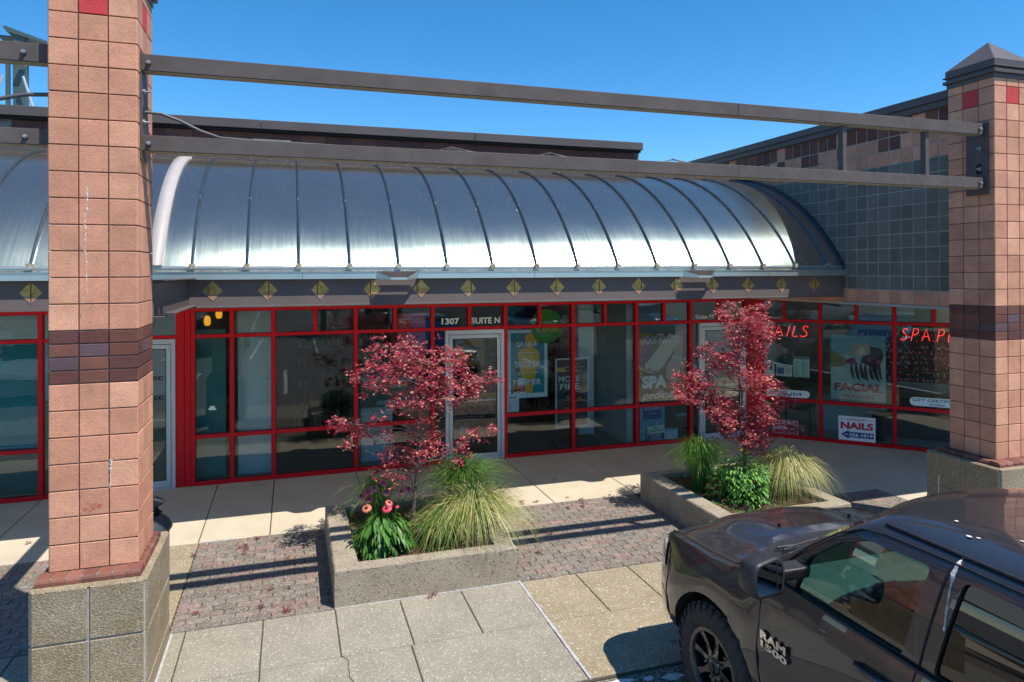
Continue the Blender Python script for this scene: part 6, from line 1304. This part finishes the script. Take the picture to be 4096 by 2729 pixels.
# wheels: chunky tyre, black rim with machined spokes
m_rimb = mat('black_rim', (.012, .012, .013), .25, coat=.6); m_mach = mat('machined_edge', (.24, .235, .22), .35, metal=1); m_lip = mat('bronze_lip', (.13, .115, .09), .4, metal=.7)
def wheel(s, yc, steer=0):
    C0 = Vector((s*.985, yc, .395)); WT = TM @ Matrix.Translation(C0) @ Matrix.Rotation(R(steer), 4, 'Z') @ (Matrix.Rotation(R(180), 4, 'Z') if s > 0 else Matrix.Identity(4))
    T = bpy.data.objects.new('wheel', None)   # replaced below
    b = MB(m_tyre); b.T = WT; ax = Vector((-1, 0, 0)); o = Vector((0, 0, 0)); rt_ = .425
    b.lathe([(.24, -.27), (.26, -.285), (.34, -.29), (.385, -.275), (rt_-.012, -.25), (rt_-.010, -.14), (rt_-.012, -.03), (.392, -.002), (.36, .008), (.30, .010), (.262, .004), (.248, -.006), (.245, -.04)], o, ax, 56)
    nb = 34
    for i in range(nb):
        a = 6.2832*i/nb; da = 6.2832/nb
        def P(r_, ang, h): return (-h, r_*math.cos(ang), r_*math.sin(ang))
        long = i % 2
        # shoulder lug wrapping over the edge, then two rows of centre blocks
        for (h0, h1, o_) in ((-.055, -.005, 0), (-.12, -.065, .5), (-.185, -.13, .0), (-.25, -.195, .5)):
            a0, a1 = a+da*(.08+o_*.3), a+da*(.80+o_*.3); r0, r1 = rt_-.016, rt_+.002
            b.add([P(r0, a0, h0), P(r0, a1, h0), P(r0, a1, h1), P(r0, a0, h1), P(r1, a0+.01, h0+.004), P(r1, a1-.01, h0+.004), P(r1, a1-.01, h1-.004), P(r1, a0+.01, h1-.004)], [(0, 3, 2, 1), (4, 5, 6, 7), (0, 1, 5, 4), (1, 2, 6, 5), (2, 3, 7, 6), (3, 0, 4, 7)])
        a0, a1 = a+da*.10, a+da*.74; rb = .375 if long else .352
        b.add([P(rb, a0+.02, .000), P(rb, a1-.02, .000), P(rb+.004, a1-.02, .014), P(rb+.004, a0+.02, .014), P(rt_-.004, a0, -.016), P(rt_-.004, a1, -.016), P(rt_+.001, a1, -.008), P(rt_+.001, a0, -.008), P(.398, a0, .008), P(.398, a1, .008)], [(0, 1, 2, 3), (3, 2, 9, 8), (8, 9, 7, 6), (4, 6, 7, 5), (0, 3, 8, 6, 4), (1, 5, 7, 9, 2)])
    W = build('wheel', b, TR)
    b = MB(m_lip); b.T = WT; b.lathe([(.262, -.002), (.258, .006), (.232, .004), (.226, -.012)], o, ax, 56); b.use(m_rimb); b.lathe([(.226, -.012), (.215, -.05), (.205, -.15), (0, -.16)], o, ax, 56); b.lathe([(0, -.155), (.14, -.155), (.14, -.12), (0, -.12)], o, ax, 32)
    for i in range(24): a = 6.2832*i/24; b.use(m_bolt); b.cyl((-.004, .245*math.cos(a), .245*math.sin(a)), (-.010, .245*math.cos(a), .245*math.sin(a)), .0045, 6)
    b.use(m_rimb)
    for i in range(8):
        a = 6.2832*i/8+.2; ca, sa = math.cos(a), math.sin(a)
        def Q(r_, w, h): return (-h, r_*ca-w*sa, r_*sa+w*ca)
        m0 = [Q(.05, -.028, -.02), Q(.15, -.014, -.024), Q(.236, -.024, -.008), Q(.236, .024, -.008), Q(.15, .014, -.024), Q(.05, .028, -.02)]
        m1 = [(p[0]+.05, p[1], p[2]) for p in m0]; b.use(m_rimb); b.add(m0+m1, [(0, 1, 2, 3, 4, 5)]+[(k, k+6, (k+1) % 6+6, (k+1) % 6) for k in range(6)])
        b.use(m_mach)
        for sg in (-1, 1):
            pl_ = [Q(.07, sg*.026, -.0185), Q(.15, sg*.0135, -.0225), Q(.236, sg*.0235, -.0065)]
            b.tube(pl_, .0018, 4)
    b.use(m_rimb); b.lathe([(.058, -.04), (.058, -.016), (.045, -.006), (0, -.004)], o, ax, 20); b.use(m_trim); b.lathe([(.03, -.005), (.028, .008), (0, .010)], o, ax, 16); b.use(m_bolt)
    for i in range(5): a = 6.2832*i/5; b.cyl((.016, .082*math.cos(a), .082*math.sin(a)), (.004, .082*math.cos(a), .082*math.sin(a)), .008, 6)
    build('rim', b, W, sharp=40)
wheel(-1, .03, 2); wheel(1, .03, 2); wheel(-1, -3.57); wheel(1, -3.57)
# bird droppings on roof and pillar
b = MB(mat('bird_dropping', (.62, .60, .56), .8)); b.T = TM; rr = random.Random(8)
def splat(x, y, z, r, n=9):
    b.add([(x+r*math.cos(6.28*i/n)*rr.uniform(.5, 1.2), y+r*math.sin(6.28*i/n)*rr.uniform(.5, 1.2), z) for i in range(n)], [list(range(n))])
for (x, y, r) in ((-.50, -1.45, .013), (-.60, -1.60, .016), (-.58, -1.63, .010), (-.45, -1.75, .010), (-.3, -1.95, .007), (-.38, -1.98, .005), (.1, -1.6, .005), (.3, -1.9, .005)):
    zz = 1.874-.012*abs(x)**1.5-(.012 if abs(x) > .55 else 0); splat(x, y, zz+.006, r); build('bird_dropping', b, CAB); b = MB(b.mats[0]); b.T = TM
z = 1.80
while z > 1.50:
    yy = -1.70-(1.8-z)*.02; w_ = .008*rr.uniform(.35, 1.3)*(1.7 if z > 1.72 else .8); b.add([(-(lerp(WC, z+dz*w_*1.6)+.0025), yy+dy*w_, z+dz*w_*1.6) for dy, dz in ((-rr.uniform(.6, 1), 0), (-.4, -rr.uniform(.6, 1.5)), (.3, -rr.uniform(.8, 1.6)), (rr.uniform(.5, 1), 0), (.5, rr.uniform(.6, 1.4)), (-.3, rr.uniform(.7, 1.5)))], [(0, 1, 2, 3, 4, 5)]); z -= rr.uniform(.006, .016)
tag(build('bird_dropping', b, CAB), 'long white dropping run down the door pillar')

# ---------------- parked cars, hedge and trees across the lot (seen in the shop glass)
def car(x, y, rot, paint, label, tall=0):
    T = thing('parked_car', label, 'car', (x, y, -.03), 'cars parked across the lot'); T.rotation_euler.z = rot
    WLT = WL[T]; TT = Matrix.Translation(WLT)
    H = 1.0+tall*.15
    def sec(v):
        zt = lerp([(2.3, .62), (2.1, .78), (1.2, .92*H), (.9, .98*H), (-1.6, 1.0*H), (-2.0, .98*H), (-2.25, .80)], v); w = lerp([(2.3, .70), (2.1, .84), (1.6, .90), (-1.8, .90), (-2.25, .76)], v)
        return [(w*.8, .22), (w*.96, .28), (w, .5), (w*.99, zt-.1), (w*.93, zt-.01), (w*.6, zt+.02), (0, zt+.03)]
    b = MB(paint); b.T = TT; loft(b, [2.3, 2.2, 2.1, 1.9, 1.6, 1.2, .9, .3, -.5, -1.2, -1.6, -2.0, -2.15, -2.25], sec); build('body', b, T)
    b = MB(m_priv); b.T = TT; zb, ztp = .95*H, 1.42*H+tall*.12
    def rg(z, w, y0, y1): return [(-w, y0-.1, z), (-w*.8, y0, z), (w*.8, y0, z), (w, y0-.1, z), (w, y1+.1, z), (w*.8, y1, z), (-w*.8, y1, z), (-w, y1+.1, z)]
    r0 = rg(zb, .84, 1.0, -1.75-.1*tall); r1 = rg(ztp-.05, .66, .1, -1.2-.6*tall); r2_ = rg(ztp, .58, -.05, -1.05-.6*tall)
    b.add(r0+r1, [(i, (i+1) % 8, (i+1) % 8+8, i+8) for i in range(8)]); build('windows', b, T, fixn=True)
    b = MB(paint); b.T = TT; b.add(r1+r2_, [(i, (i+1) % 8, (i+1) % 8+8, i+8) for i in range(8)]); b.add(r2_, [list(range(8))]); build('roof', b, T)
    for sx in (-1, 1):
        for yy in (1.42, -1.40):
            c = MB(m_tyre); c.T = TT; c.lathe([(.0, -.11), (.30, -.11), (.325, -.09), (.325, .09), (.30, .11), (.21, .112), (.20, .09), (0, .09)], (sx*.82, yy, .32), (sx, 0, 0), 24); wv = build('wheel', c, T); c = MB(m_alu); c.T = TT; c.lathe([(.2, .092), (.19, .10), (.05, .105), (0, .11)], (sx*.82, yy, .32), (sx, 0, 0), 20); build('rim', c, wv)
        c = MB(m_lens); c.T = TT; c.box(sx*.52, sx*.80, 2.16, 2.24, .60, .72); build('headlight', c, T, bevel=.02); c = MB(ink((.4, .01, .01))); c.T = TT; c.box(sx*.50, sx*.78, -2.27, -2.18, .70, .85); build('tail_light', c, T, bevel=.02)
def cpaint(n, c): return mat(n, c, .3, metal=.2, coat=1)
pw, pg, pb, pr_, pdk = cpaint('white_car_paint', (.65, .65, .65)), cpaint('silver_car_paint', (.35, .36, .37)), cpaint('blue_car_paint', (.03, .06, .14)), cpaint('maroon_car_paint', (.14, .01, .02)), cpaint('black_car_paint', (.015, .015, .017))
car(-6.3, .6, R(0), pw, 'white car parked out of view left of the camera', 0)
for (x, y, p_, tl, lab) in ((-11.4, -8, pg, 1, 'silver tall car in the first row behind the camera'), (-2.9, -8, pr_, 0, 'maroon car in the first row behind the camera'), (10.6, -8, pw, 1, 'white tall car in the first row behind the camera'), (16.4, -8, pb, 0, 'blue car in the first row behind the camera'), (5.2, -22, pdk, 1, 'black tall car in the second row behind the camera'), (-8.6, -22, pw, 0, 'white car in the second row behind the camera'), (21.6, -22, pg, 0, 'silver car in the second row behind the camera')): car(x, y, R(180*(tl)), p_, lab, tl)
b = MB(m_leaf); random.seed(3)
for i in range(5000):
    x = random.uniform(-40, 50); y = -48+random.uniform(-1, 1); z = random.uniform(0, 1.5); b.col = jit((.06, .13, .03)); leafquad(b, Vector((x, y, z)), Vector((random.uniform(-1, 1), random.uniform(-1, 1), random.uniform(-.5, 1))), Vector((0, 0, 1)), .35, .25)
tag(build('hedge', b), 'long clipped hedge along the far edge of the parking lot', 'hedge')
for k, (x, y, h) in enumerate(((-18, -47, 7), (-6, -49, 9), (7, -48, 8), (19, -47, 9), (31, -48, 7), (2, -16.5, 5.5), (22, -31, 6))):
    T = thing('shade_tree', ('broad green tree %s the far lot edge behind the camera' % ('at',)) if y < -40 else 'young green tree in a parking lot island behind the camera', 'tree', (x, y, -.03), 'trees around the lot'); b = MB(m_bark); b.tube([(x, y, -.03), (x+.1, y, h*.4), (x, y, h*.8)], [.18, .13, .05], 8)
    for j in range(7): a = j*.9; b.tube([(x+.05, y, h*(.35+.05*j)), (x+math.cos(a)*h*.25, y+math.sin(a)*h*.25, h*(.55+.05*j))], [.06, .02], 5)
    build('trunk', b, T); b = MB(m_leaf); cl = [Vector((x+random.gauss(0, h*.16), y+random.gauss(0, h*.16), h*random.uniform(.45, 1))) for _ in range(26)]
    for i in range(2600):
        c = random.choice(cl); p = c+Vector((random.gauss(0, h*.06), random.gauss(0, h*.06), random.gauss(0, h*.05))); b.col = jit((.05, .12, .03), .3); leafquad(b, p, Vector((random.uniform(-1, 1), random.uniform(-1, 1), random.uniform(-1, 1))), Vector((0, 0, 1)), .28, .18)
    build('crown', b, T)
